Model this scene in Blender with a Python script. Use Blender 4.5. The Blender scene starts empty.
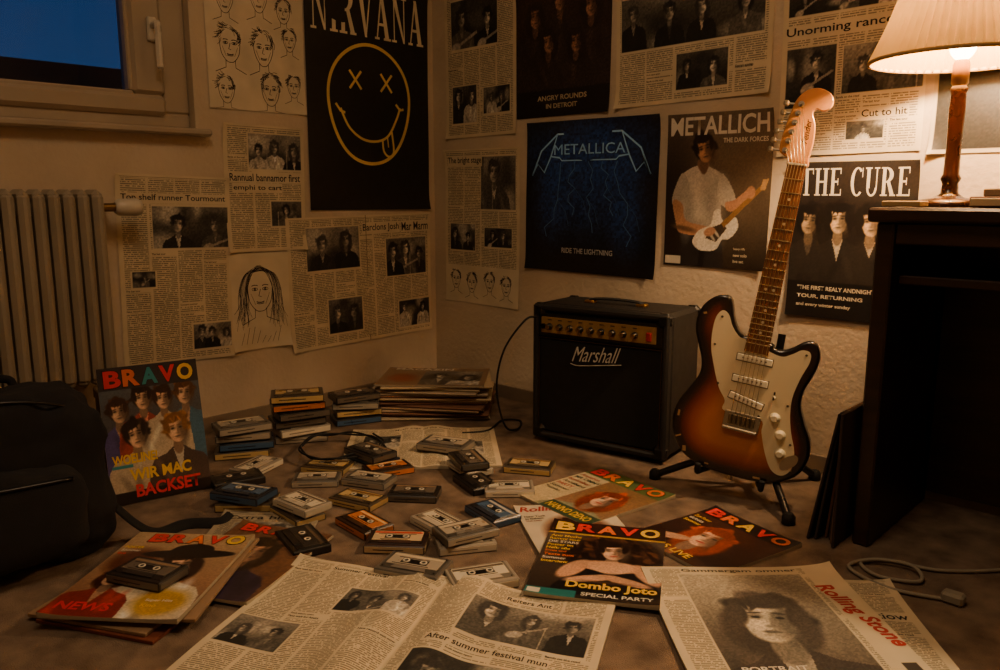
import bpy, math, random
import numpy as np
from mathutils import Vector, Matrix, noise
from mathutils.geometry import delaunay_2d_cdt
R=random.Random(7)
SC=bpy.context.scene
COL=SC.collection
def lin1(v): return v/12.92 if v<=.04045 else ((v+.055)/1.055)**2.4
def L(c,k=1.0): return tuple(lin1(min(255,x*k)/255.) for x in c)
def link(o): COL.objects.link(o); return o

# ---------------------------------------------------------------- materials
def newmat(n):
    m=bpy.data.materials.new(n); m.use_nodes=True
    nt=m.node_tree; b=nt.nodes['Principled BSDF']; return m,nt,b
def N(nt,t,**k):
    n=nt.nodes.new(t)
    for a,b in k.items(): setattr(n,a,b)
    return n
def mat_noise(name,c1,c2,scale=8,rough=.7,bump=.2,bscale=60,metal=0,detail=4,dist=.002,stretch=None):
    m,nt,b=newmat(name)
    tc=N(nt,'ShaderNodeTexCoord'); src=tc.outputs['Object']
    if stretch:
        mp=N(nt,'ShaderNodeMapping'); mp.inputs['Scale'].default_value=stretch; nt.links.new(src,mp.inputs[0]); src=mp.outputs[0]
    n1=N(nt,'ShaderNodeTexNoise'); n1.inputs['Scale'].default_value=scale; n1.inputs['Detail'].default_value=detail
    nt.links.new(src,n1.inputs['Vector'])
    cr=N(nt,'ShaderNodeValToRGB'); cr.color_ramp.elements[0].position=.3; cr.color_ramp.elements[1].position=.7
    cr.color_ramp.elements[0].color=(*L(c1),1); cr.color_ramp.elements[1].color=(*L(c2),1)
    nt.links.new(n1.outputs['Fac'],cr.inputs[0]); nt.links.new(cr.outputs[0],b.inputs['Base Color'])
    b.inputs['Roughness'].default_value=rough; b.inputs['Metallic'].default_value=metal
    if bump:
        n2=N(nt,'ShaderNodeTexNoise'); n2.inputs['Scale'].default_value=bscale; n2.inputs['Detail'].default_value=5
        nt.links.new(src,n2.inputs['Vector'])
        bp=N(nt,'ShaderNodeBump'); bp.inputs['Strength'].default_value=bump; bp.inputs['Distance'].default_value=dist
        nt.links.new(n2.outputs['Fac'],bp.inputs['Height']); nt.links.new(bp.outputs[0],b.inputs['Normal'])
    return m
def mat_attr(name,rough=.5,metal=0,bump=0,bscale=300,coat=0):
    m,nt,b=newmat(name)
    a=N(nt,'ShaderNodeAttribute',attribute_name='Col')
    tc=N(nt,'ShaderNodeTexCoord'); n=N(nt,'ShaderNodeTexNoise'); n.inputs['Scale'].default_value=30
    nt.links.new(tc.outputs['Object'],n.inputs['Vector'])
    mx=N(nt,'ShaderNodeMix',data_type='RGBA',blend_type='MULTIPLY'); mx.inputs[0].default_value=.25
    nt.links.new(a.outputs['Color'],mx.inputs[6]); nt.links.new(n.outputs['Fac'],mx.inputs[7])
    nt.links.new(mx.outputs[2],b.inputs['Base Color'])
    mr=N(nt,'ShaderNodeMapRange'); mr.inputs['To Min'].default_value=rough-.1; mr.inputs['To Max'].default_value=rough+.12
    nt.links.new(n.outputs['Fac'],mr.inputs['Value']); nt.links.new(mr.outputs[0],b.inputs['Roughness'])
    b.inputs['Metallic'].default_value=metal
    b.inputs['Coat Weight'].default_value=coat; b.inputs['Coat Roughness'].default_value=.12
    if bump:
        n2=N(nt,'ShaderNodeTexNoise'); n2.inputs['Scale'].default_value=bscale; nt.links.new(tc.outputs['Object'],n2.inputs['Vector'])
        bp=N(nt,'ShaderNodeBump'); bp.inputs['Strength'].default_value=bump; bp.inputs['Distance'].default_value=.001
        nt.links.new(n2.outputs['Fac'],bp.inputs['Height']); nt.links.new(bp.outputs[0],b.inputs['Normal'])
    return m
def mat_print(name,rough,pitch):
    m,nt,b=newmat(name)
    a=N(nt,'ShaderNodeAttribute',attribute_name='Col'); p=N(nt,'ShaderNodeAttribute',attribute_name='pm')
    sp=N(nt,'ShaderNodeSeparateXYZ'); nt.links.new(p.outputs['Vector'],sp.inputs[0])
    def M(op,x,y=None,c=None):
        n=N(nt,'ShaderNodeMath',operation=op)
        for i,v in enumerate((x,y,c)):
            if v is None: continue
            if isinstance(v,(int,float)): n.inputs[i].default_value=v
            else: nt.links.new(v,n.inputs[i])
        return n.outputs[0]
    row=M('DIVIDE',sp.outputs[1],pitch)
    fr=M('FRACT',row); idx=M('FLOOR',row)
    line=M('LESS_THAN',fr,.55)
    cb=N(nt,'ShaderNodeCombineXYZ'); nt.links.new(M('MULTIPLY',sp.outputs[0],1.0/(pitch*.9)),cb.inputs[0]); nt.links.new(M('MULTIPLY',idx,7.31),cb.inputs[1])
    nz=N(nt,'ShaderNodeTexNoise'); nz.inputs['Scale'].default_value=1; nz.inputs['Detail'].default_value=2; nt.links.new(cb.outputs[0],nz.inputs['Vector'])
    word=M('GREATER_THAN',nz.outputs['Fac'],.42)
    ink=M('MULTIPLY',M('MULTIPLY',line,word),M('SUBTRACT',1,a.outputs['Alpha']))
    ink=M('MULTIPLY',ink,.66)
    mx=N(nt,'ShaderNodeMix',data_type='RGBA'); nt.links.new(ink,mx.inputs[0]); nt.links.new(a.outputs['Color'],mx.inputs[6]); mx.inputs[7].default_value=(.02,.017,.015,1)
    nb=N(nt,'ShaderNodeTexNoise'); nb.inputs['Scale'].default_value=9; nt.links.new(p.outputs['Vector'],nb.inputs['Vector'])
    cr=N(nt,'ShaderNodeMapRange'); cr.inputs['From Min'].default_value=.3; cr.inputs['From Max'].default_value=.7; cr.inputs['To Min'].default_value=.80; cr.inputs['To Max'].default_value=1.0
    nt.links.new(nb.outputs['Fac'],cr.inputs['Value'])
    m2=N(nt,'ShaderNodeMix',data_type='RGBA',blend_type='MULTIPLY'); m2.inputs[0].default_value=1; nt.links.new(mx.outputs[2],m2.inputs[6]); nt.links.new(cr.outputs[0],m2.inputs[7])
    nt.links.new(m2.outputs[2],b.inputs['Base Color'])
    b.inputs['Roughness'].default_value=rough
    bp=N(nt,'ShaderNodeBump'); bp.inputs['Strength'].default_value=.45; bp.inputs['Distance'].default_value=.005
    nt.links.new(nb.outputs['Fac'],bp.inputs['Height']); nt.links.new(bp.outputs[0],b.inputs['Normal'])
    return m
MP_news=mat_print('newsprint',.85,.0062)
MP_newsf=mat_print('newsprint_fine',.85,.0052)
MP_gloss=mat_print('glossy_print',.34,.006)
MP_post=mat_print('poster_print',.5,.006)
M_wall=mat_noise('plaster_wall',(182,164,138),(206,188,162),3,.9,.6,55,dist=.004)
M_ceil=mat_noise('ceiling_paint',(200,190,170),(210,200,180),3,.9,.1,60)
M_floor=mat_noise('carpet',(88,72,58),(140,118,98),14,.95,.9,420,dist=.004,detail=8)
M_base=mat_noise('baseboard_paint',(120,105,88),(140,122,100),6,.6,.1,80)
M_wood=mat_noise('dark_wood',(30,17,11),(52,30,18),5,.38,.15,40,stretch=(1,8,8))
M_frame=mat_noise('window_paint',(156,140,118),(170,154,132),4,.45,.05,50)
M_rad=mat_noise('radiator_enamel',(146,134,114),(164,150,128),6,.42,.08,90)
M_plas=mat_attr('coloured_plastic',.30)
M_gl=mat_attr('shiny_lacquer',.28,coat=.6)
M_metal=mat_attr('worn_metal',.32,1.0)
M_tolex=mat_attr('black_vinyl',.55,0,.8,500)
M_cloth=mat_attr('fabric',.92,0,.9,700)
M_paper=mat_attr('paper_edges',.9)
M_rubber=mat_attr('rubber',.75)

# ---------------------------------------------------------------- mesh builder with vertex colours
class MB:
    def __init__(s): s.v=[];s.f=[];s.c=[];s.m=[];s.sm=[]
    def add(s,vs,fs,col,mi=0,M=None,smooth=False):
        o=len(s.v)
        for p in vs:
            p=Vector(p); s.v.append(tuple(M@p) if M else tuple(p))
        if len(col)==3 and not isinstance(col[0],(tuple,list)): s.c+= [(*L(col),1)]*len(vs)
        else: s.c+= list(col)
        for f in fs: s.f.append([i+o for i in f]); s.m.append(mi); s.sm.append(smooth)
    def rbox(s,c,d,col,b=.002,mi=0,M=None):
        hx,hy,hz=[q/2 for q in d]; b=min(b,hx*.95,hy*.95,hz*.95); vs=[];ix={}
        for sx in(-1,1):
            for sy in(-1,1):
                for sz in(-1,1):
                    for k,o in enumerate(((hx,hy-b,hz-b),(hx-b,hy,hz-b),(hx-b,hy-b,hz))):
                        ix[(sx,sy,sz,k)]=len(vs); vs.append((c[0]+sx*o[0],c[1]+sy*o[1],c[2]+sz*o[2]))
        fs=[]
        for a in(-1,1):
            fs.append([ix[(a,-1,-1,0)],ix[(a,1,-1,0)],ix[(a,1,1,0)],ix[(a,-1,1,0)]][::a])
            fs.append([ix[(-1,a,-1,1)],ix[(1,a,-1,1)],ix[(1,a,1,1)],ix[(-1,a,1,1)]][::-a])
            fs.append([ix[(-1,-1,a,2)],ix[(1,-1,a,2)],ix[(1,1,a,2)],ix[(-1,1,a,2)]][::a])
        for a in(-1,1):
            for e in(-1,1):
                fs.append([ix[(a,e,-1,0)],ix[(a,e,-1,1)],ix[(a,e,1,1)],ix[(a,e,1,0)]][::-a*e])
                fs.append([ix[(a,-1,e,0)],ix[(a,-1,e,2)],ix[(a,1,e,2)],ix[(a,1,e,0)]][::a*e])
                fs.append([ix[(-1,a,e,1)],ix[(-1,a,e,2)],ix[(1,a,e,2)],ix[(1,a,e,1)]][::-a*e])
                for g in(-1,1): fs.append([ix[(a,e,g,0)],ix[(a,e,g,1)],ix[(a,e,g,2)]][::a*e*g])
        s.add(vs,fs,col,mi,M)
    def lathe(s,prof,col,n=24,mi=0,M=None,cap=True):
        vs=[];fs=[]
        for r,z in prof:
            for i in range(n):
                t=2*math.pi*i/n; vs.append((r*math.cos(t),r*math.sin(t),z))
        for k in range(len(prof)-1):
            for i in range(n):
                j=(i+1)%n; fs.append([k*n+i,k*n+j,(k+1)*n+j,(k+1)*n+i])
        s.add(vs,fs,col,mi,M,True)
        if cap: s.add([vs[i] for i in range(n)],[list(range(n))[::-1]],col,mi,M); s.add(vs[-n:],[list(range(n))],col,mi,M)
    def cyl(s,a,b,r,col,n=16,mi=0,M=None,r2=None):
        a=Vector(a);b=Vector(b);d=b-a;Q=d.to_track_quat('Z','Y').to_matrix().to_4x4();Q.translation=a
        if M: Q=M@Q
        s.lathe([(r,0),(r if r2 is None else r2,d.length)],col,n,mi,Q)
    def tube(s,pts,r,col,n=8,mi=0,M=None,flat=1.0):
        P=[Vector(p) for p in pts];vs=[];fs=[]
        up=Vector((0,0,1));prev=None
        for i,p in enumerate(P):
            t=(P[min(i+1,len(P)-1)]-P[max(i-1,0)]).normalized()
            if prev is None:
                x=t.cross(up); 
                if x.length<.1:x=t.cross(Vector((1,0,0)))
            else: x=prev-t*prev.dot(t)
            x.normalize();prev=x;y=x.cross(t)
            rr=r[i] if isinstance(r,(list,tuple)) else r
            for k in range(n):
                a=2*math.pi*k/n; vs.append(p+x*math.cos(a)*rr+y*math.sin(a)*rr*flat)
        for i in range(len(P)-1):
            for k in range(n):
                j=(k+1)%n; fs.append([i*n+k,i*n+j,(i+1)*n+j,(i+1)*n+k])
        fs.append(list(range(n))[::-1]); fs.append([(len(P)-1)*n+k for k in range(n)])
        s.add(vs,fs,col,mi,M,True)
    def extr(s,pts,z0,z1,col,mi=0,M=None,b=0):
        n=len(pts);rings=[]
        def inset(d):
            o=[]
            for i in range(n):
                a=Vector(pts[i-1]);c=Vector(pts[(i+1)%n]);t=(c-a).normalized();o.append((pts[i][0]-t.y*d,pts[i][1]+t.x*d))
            return o
        if b: rings=[(b,z0),(b*.3,z0+b*.4),(0,z0+b),(0,z1-b),(b*.3,z1-b*.4),(b,z1)]
        else: rings=[(0,z0),(0,z1)]
        vs=[];fs=[]
        for d,z in rings:
            for q in (inset(d) if d else pts): vs.append((q[0],q[1],z))
        for k in range(len(rings)-1):
            for i in range(n):
                j=(i+1)%n; fs.append([k*n+i,k*n+j,(k+1)*n+j,(k+1)*n+i])
        s.add(vs,fs,col,mi,M,bool(b))
        s.add(vs[:n],[list(range(n))[::-1]],col,mi,M); s.add(vs[-n:],[list(range(n))],col,mi,M)
    def super(s,c,d,col,e=.35,nu=40,nv=24,mi=0,M=None,wr=0,seed=0):
        def sp(v,p): return math.copysign(abs(v)**p,v)
        vs=[];fs=[]
        for j in range(nv+1):
            ph=-math.pi/2+math.pi*j/nv
            for i in range(nu):
                th=2*math.pi*i/nu
                v=Vector((d[0]/2*sp(math.cos(ph),e)*sp(math.cos(th),e),d[1]/2*sp(math.cos(ph),e)*sp(math.sin(th),e),d[2]/2*sp(math.sin(ph),e)))
                if wr:
                    q=v*9+Vector((seed,0,0)); v=v*(1+wr*noise.noise(q)+wr*.4*noise.noise(q*3))+Vector((0,0,wr*.04*noise.noise(q*2.5)))
                vs.append(v+Vector(c))
        for j in range(nv):
            for i in range(nu):
                k=(i+1)%nu; fs.append([j*nu+i,j*nu+k,(j+1)*nu+k,(j+1)*nu+i])
        s.add(vs,fs,col,mi,M,True)
    def done(s,name,mats,M=None,parent=None):
        me=bpy.data.meshes.new(name); me.from_pydata(s.v,[],s.f)
        for m in mats: me.materials.append(m)
        me.polygons.foreach_set('material_index',s.m); me.polygons.foreach_set('use_smooth',s.sm)
        a=me.color_attributes.new('Col','FLOAT_COLOR','POINT'); a.data.foreach_set('color',np.array(s.c,dtype=np.float32).ravel())
        me.update(); o=link(bpy.data.objects.new(name,me))
        if M: o.matrix_world=M
        if parent: o.parent=parent
        return o
def TR(x,y,z,rz=0,rx=0,ry=0):
    return Matrix.Translation((x,y,z))@Matrix.Rotation(math.radians(rz),4,'Z')@Matrix.Rotation(math.radians(ry),4,'Y')@Matrix.Rotation(math.radians(rx),4,'X')
def smooth_closed(P,k=8):
    out=[];n=len(P)
    for i in range(n):
        p0,p1,p2,p3=[Vector(P[(i+j)%n]) for j in(-1,0,1,2)]
        for q in range(k):
            t=q/k; out.append(tuple(.5*((2*p1)+(p2-p0)*t+(2*p0-5*p1+4*p2-p3)*t*t+(3*p1-p0-3*p2+p3)*t**3)))
    return out
def smooth_open(P,k=8):
    out=[];n=len(P)
    for i in range(n-1):
        p0,p1,p2,p3=Vector(P[max(i-1,0)]),Vector(P[i]),Vector(P[i+1]),Vector(P[min(i+2,n-1)])
        for q in range(k):
            t=q/k; out.append(tuple(.5*((2*p1)+(p2-p0)*t+(2*p0-5*p1+4*p2-p3)*t*t+(3*p1-p0-3*p2+p3)*t**3)))
    out.append(tuple(P[-1])); return out

# ---------------------------------------------------------------- text meshes
_T={}
def textmesh(st,bold=0.,shear=0.):
    k=(st,bold,shear)
    if k in _T: return _T[k]
    cu=bpy.data.curves.new('txt','FONT'); cu.body=st; cu.offset=bold; cu.shear=shear; cu.resolution_u=3
    ob=bpy.data.objects.new('txt',cu); me=bpy.data.meshes.new_from_object(ob)
    v=np.array([tuple(q.co)[:2] for q in me.vertices]); f=[list(p.vertices) for p in me.polygons]
    bpy.data.objects.remove(ob); bpy.data.curves.remove(cu); bpy.data.meshes.remove(me)
    if len(v)==0: v=np.zeros((1,2)); f=[]
    mn=v.min(0);mx=v.max(0);d=np.maximum(mx-mn,1e-6)
    _T[k]=((v-mn)/d,f,d[0]/d[1]); return _T[k]
def q4(x0,y0,x1,y1): return [(x0,y0),(x1,y0),(x1,y1),(x0,y1)]
def arc(cx,cy,ro,so,ri,si,a0,a1,n=16):
    o=[(cx+ro*math.cos(a0+(a1-a0)*i/n),cy+so*math.sin(a0+(a1-a0)*i/n)) for i in range(n+1)]
    i_=[(cx+ri*math.cos(a0+(a1-a0)*i/n),cy+si*math.sin(a0+(a1-a0)*i/n)) for i in range(n+1)]
    return [[o[k],o[k+1],i_[k+1],i_[k]] for k in range(n)]
SER={
'I':(.42,[q4(.11,0,.31,1),q4(0,.95,.42,1),q4(0,0,.42,.05)]),
'N':(.92,[q4(.12,0,.18,1),q4(.73,0,.79,1),[(.04,1),(.28,1),(.79,0),(.70,0)],q4(0,0,.30,.05),q4(.6,.95,.92,1),q4(0,.95,.2,1)]),
'R':(.92,[q4(.1,0,.3,1),q4(0,0,.42,.05),q4(0,.95,.35,1),[(.36,.5),(.56,.5),(.87,0),(.63,0)],q4(.58,0,.93,.05)]+arc(.3,.73,.45,.27,.22,.215,-math.pi/2,math.pi/2)),
'V':(.88,[[(.02,1),(.27,1),(.53,0),(.40,0)],[(.42,0),(.50,0),(.79,1),(.72,1)],q4(-.05,.95,.36,1),q4(.6,.95,.92,1)]),
'A':(.92,[[(.09,0),(.16,0),(.46,1),(.38,1)],[(.34,1),(.50,1),(.86,0),(.62,0)],q4(.2,.3,.7,.36),q4(0,0,.27,.05),q4(.53,0,.95,.05)]),
'T':(.88,[q4(.34,0,.54,1),q4(0,.94,.88,1),q4(0,.78,.05,1),q4(.83,.78,.88,1),q4(.22,0,.66,.05)]),
'H':(.92,[q4(.1,0,.3,1),q4(.62,0,.82,1),q4(.3,.47,.62,.54),q4(0,0,.4,.05),q4(0,.95,.4,1),q4(.52,0,.92,.05),q4(.52,.95,.92,1)]),
'E':(.8,[q4(.1,0,.3,1),q4(0,.94,.72,1),q4(0,0,.76,.06),q4(.67,.78,.72,1),q4(.71,0,.76,.24),q4(.3,.47,.52,.54),q4(.5,.38,.55,.63)]),
'C':(.84,arc(.45,.5,.43,.52,.23,.46,math.radians(48),math.radians(312))+[q4(.73,.66,.78,.99)]),
'U':(.88,[q4(.1,.27,.3,1),q4(.68,.27,.75,1),q4(0,.95,.4,1),q4(.56,.95,.87,1)]+arc(.425,.29,.325,.31,.2,.24,math.pi,2*math.pi)),
' ':(.35,[])}

# ---------------------------------------------------------------- printed sheets
class Cv:
    def __init__(s,w,h,res,bg):
        s.w=w;s.h=h;s.nx=max(2,int(round(w/res)));s.ny=max(2,int(round(h/res)));s.res=res
        s.X=(np.arange(s.nx+1))*w/s.nx; s.Y=(np.arange(s.ny+1))*h/s.ny
        s.a=np.ones((s.ny+1,s.nx+1,4),dtype=np.float64); s.a[...,:3]=np.array(bg)/255.
        s.ov=[]; s.clip=None; s.rs=np.random.RandomState(int(w*7919+h*104729)%9999)
    def _win(s,x0,y0,x1,y1):
        if s.clip: x0=max(x0,s.clip[0]);y0=max(y0,s.clip[1]);x1=min(x1,s.clip[2]);y1=min(y1,s.clip[3])
        i0=np.searchsorted(s.X,x0);i1=np.searchsorted(s.X,x1,side='right');j0=np.searchsorted(s.Y,y0);j1=np.searchsorted(s.Y,y1,side='right')
        return i0,i1,j0,j1
    def _bl(s,w,m,col):
        i0,i1,j0,j1=w; sub=s.a[j0:j1,i0:i1]; m=m[...,None]
        sub[...,:3]=sub[...,:3]*(1-m)+np.clip(np.array(col)/255.,0,1)*m; sub[...,3:]=np.maximum(sub[...,3:],m)
    def rect(s,x0,y0,x1,y1,col,a=1.):
        w=s._win(x0,y0,x1,y1); 
        if w[1]>w[0] and w[3]>w[2]: s._bl(w,np.full((w[3]-w[2],w[1]-w[0]),a),col)
    def grad(s,x0,y0,x1,y1,c0,c1):
        w=s._win(x0,y0,x1,y1); i0,i1,j0,j1=w
        if i1<=i0 or j1<=j0:return
        t=((s.Y[j0:j1]-y0)/(y1-y0))[:,None,None]; s.a[j0:j1,i0:i1,:3]=(np.array(c0)*(1-t)+np.array(c1)*t)/255.; s.a[j0:j1,i0:i1,3]=1
    def txt(s,x0,y0,x1,y1):
        i0,i1,j0,j1=s._win(x0,y0,x1,y1); s.a[j0:j1,i0:i1,3]=0
    def ell(s,cx,cy,rx,ry,col,rot=0,soft=None,a=1.):
        m_=max(rx,ry)*1.6+s.res*2; w=s._win(cx-m_,cy-m_,cx+m_,cy+m_); i0,i1,j0,j1=w
        if i1<=i0 or j1<=j0:return
        x=s.X[i0:i1][None,:]-cx;y=s.Y[j0:j1][:,None]-cy
        c_=math.cos(math.radians(rot));s_=math.sin(math.radians(rot)); u=(x*c_+y*s_)/rx;v=(-x*s_+y*c_)/ry
        d=np.sqrt(u*u+v*v); sf=max(s.res*1.0/min(rx,ry),soft or 0)
        s._bl(w,np.clip((1-d)/sf+.5,0,1)*a,col)
    def poly(s,P,col,a=1.):
        xs=[p[0] for p in P];ys=[p[1] for p in P]; w=s._win(min(xs),min(ys),max(xs),max(ys)); i0,i1,j0,j1=w
        if i1<=i0 or j1<=j0:return
        X=s.X[i0:i1][None,:];Y=s.Y[j0:j1][:,None]; ins=np.zeros((j1-j0,i1-i0),bool);n=len(P)
        for i in range(n):
            xa,ya=P[i];xb,yb=P[i-1]
            if ya==yb: continue
            c=((ya>Y)!=(yb>Y))&(X<(xb-xa)*(Y-ya)/(yb-ya)+xa); ins^=c
        s._bl(w,ins.astype(float)*a,col)
    def noise(s,x0,y0,x1,y1,amp=.12,cell=3):
        i0,i1,j0,j1=s._win(x0,y0,x1,y1); 
        if i1<=i0 or j1<=j0:return
        h=j1-j0;w=i1-i0; r=s.rs.rand(h//cell+2,w//cell+2); r=np.kron(r,np.ones((cell,cell)))[:h,:w]-.5
        r=r+ (s.rs.rand(h,w)-.5)*.6
        s.a[j0:j1,i0:i1,:3]=np.clip(s.a[j0:j1,i0:i1,:3]*(1+amp*2*r[...,None])+amp*.15*r[...,None],0,1)
    def text(s,st,x0,y0,x1,y1,col,bold=.02,shear=0,rot=None,lay=1):
        v,f,_=textmesh(st,bold,shear); 
        if rot is None: P=np.stack([x0+v[:,0]*(x1-x0),y0+v[:,1]*(y1-y0)],1)
        else:
            W=x1-x0;Hh=y1-y0;cx=(x0+x1)/2;cy=(y0+y1)/2;c_=math.cos(math.radians(rot));s_=math.sin(math.radians(rot))
            u=(v[:,0]-.5)*W;q=(v[:,1]-.5)*Hh;P=np.stack([cx+u*c_-q*s_,cy+u*s_+q*c_],1)
        s.ov.append((P,f,col,lay))
    def textw(s,st,x0,y,h,col,maxx=None,bold=.02,lay=1):
        asp=textmesh(st,bold)[2]; w=h*asp
        if maxx and x0+w>maxx: w=maxx-x0
        s.text(st,x0,y,x0+w,y+h,col,bold,lay=lay)
    def serif(s,st,x0,y0,x1,y1,col,lay=1):
        gap=.1;tw=sum(SER[c][0] for c in st)+gap*(len(st)-1);k=(x1-x0)/tw;x=x0
        for c in st:
            w,ps=SER[c]
            for p in ps: s.ov.append((np.array([(x+a*k,y0+b*(y1-y0)) for a,b in p]),[list(range(len(p)))],col,lay))
            x+=(w+gap)*k
    def stroke(s,P,w,col,closed=False,lay=1):
        n=len(P);V=[];F=[]
        for i in range(n):
            a=P[i-1] if (i>0 or closed) else P[0]; b=P[(i+1)%n] if (i<n-1 or closed) else P[-1]
            dx,dy=b[0]-a[0],b[1]-a[1];l=math.hypot(dx,dy) or 1; ww=(w[i] if isinstance(w,list) else w)/2
            V+= [(P[i][0]-dy/l*ww,P[i][1]+dx/l*ww),(P[i][0]+dy/l*ww,P[i][1]-dx/l*ww)]
        for i in range(n if closed else n-1):
            j=(i+1)%n; F.append([2*i,2*i+1,2*j+1,2*j])
        s.ov.append((np.array(V),F,col,lay))
    def build(s,name,M,mat,thick=0.,bend=None,edge=(190,176,150),eps=.0005,parent=None):
        XX,YY=np.meshgrid(s.X,s.Y); nv=XX.size; W=s.nx+1;H=s.ny+1
        ff=bend or (lambda x,y:x*0)
        col=s.a.reshape(-1,4).copy()
        c=col[:,:3]; col[:,:3]=np.where(c<=.04045,c/12.92,((c+.055)/1.055)**2.4)
        px=[XX.ravel()];py=[YY.ravel()];pz=[ff(XX.ravel(),YY.ravel())+thick];cols=[col]
        i=np.arange(s.nx)[None,:]+np.arange(s.ny)[:,None]*W
        quads=np.stack([i,i+1,i+1+W,i+W],-1).reshape(-1,4)
        loops=[quads.ravel()];tot=[np.full(len(quads),4)]
        base=nv
        if thick>0:
            ring=list(range(0,W))+[W*k+W-1 for k in range(1,H)]+[W*(H-1)+k for k in range(W-2,-1,-1)]+[W*k for k in range(H-2,0,-1)]
            ring=np.array(ring);n=len(ring)
            x=px[0][ring];y=py[0][ring];zt=pz[0][ring]
            px+=[x,x];py+=[y,y];pz+=[zt,zt-thick-ff(x,y)*.9]
            e=np.ones((n,4));e[:,:3]=L(edge); cols+=[e,e*np.array([.75,.75,.75,1])]
            k=np.arange(n);k2=(k+1)%n
            q=np.stack([base+k,base+n+k,base+n+k2,base+k2],-1); loops.append(q.ravel());tot.append(np.full(n,4)); base+=2*n
        for P,F,cc,lay in s.ov:
            if not F: continue
            P=np.asarray(P,float); x=np.clip(P[:,0],0,s.w);y=np.clip(P[:,1],0,s.h)
            px.append(x);py.append(y);pz.append(ff(x,y)+thick+eps*lay)
            e=np.ones((len(P),4));e[:,:3]=L(cc);cols.append(e)
            for f in F: loops.append(np.array(f)+base); 
            tot.append(np.array([len(f) for f in F])); base+=len(P)
        px=np.concatenate(px);py=np.concatenate(py);pz=np.concatenate(pz);cols=np.concatenate(cols);loops=np.concatenate(loops);tot=np.concatenate(tot)
        me=bpy.data.meshes.new(name); me.vertices.add(len(px)); co=np.stack([px-s.w/2,py-s.h/2,pz],1); me.vertices.foreach_set('co',co.ravel())
        me.loops.add(len(loops)); me.loops.foreach_set('vertex_index',loops.astype(np.int32))
        me.polygons.add(len(tot)); st=np.concatenate([[0],np.cumsum(tot)[:-1]]); me.polygons.foreach_set('loop_start',st.astype(np.int32))
        try: me.polygons.foreach_set('loop_total',tot.astype(np.int32))
        except Exception: pass
        me.update(calc_edges=True); me.validate()
        a=me.color_attributes.new('Col','FLOAT_COLOR','POINT'); a.data.foreach_set('color',cols.astype(np.float32).ravel())
        p=me.attributes.new('pm','FLOAT_VECTOR','POINT'); p.data.foreach_set('vector',np.stack([px,py,px*0],1).astype(np.float32).ravel())
        me.materials.append(mat)
        o=link(bpy.data.objects.new(name,me)); o.matrix_world=M
        if parent: o.parent=parent
        return o
def kk(c,k): return tuple(max(0,min(255,x*k)) for x in c)
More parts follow.
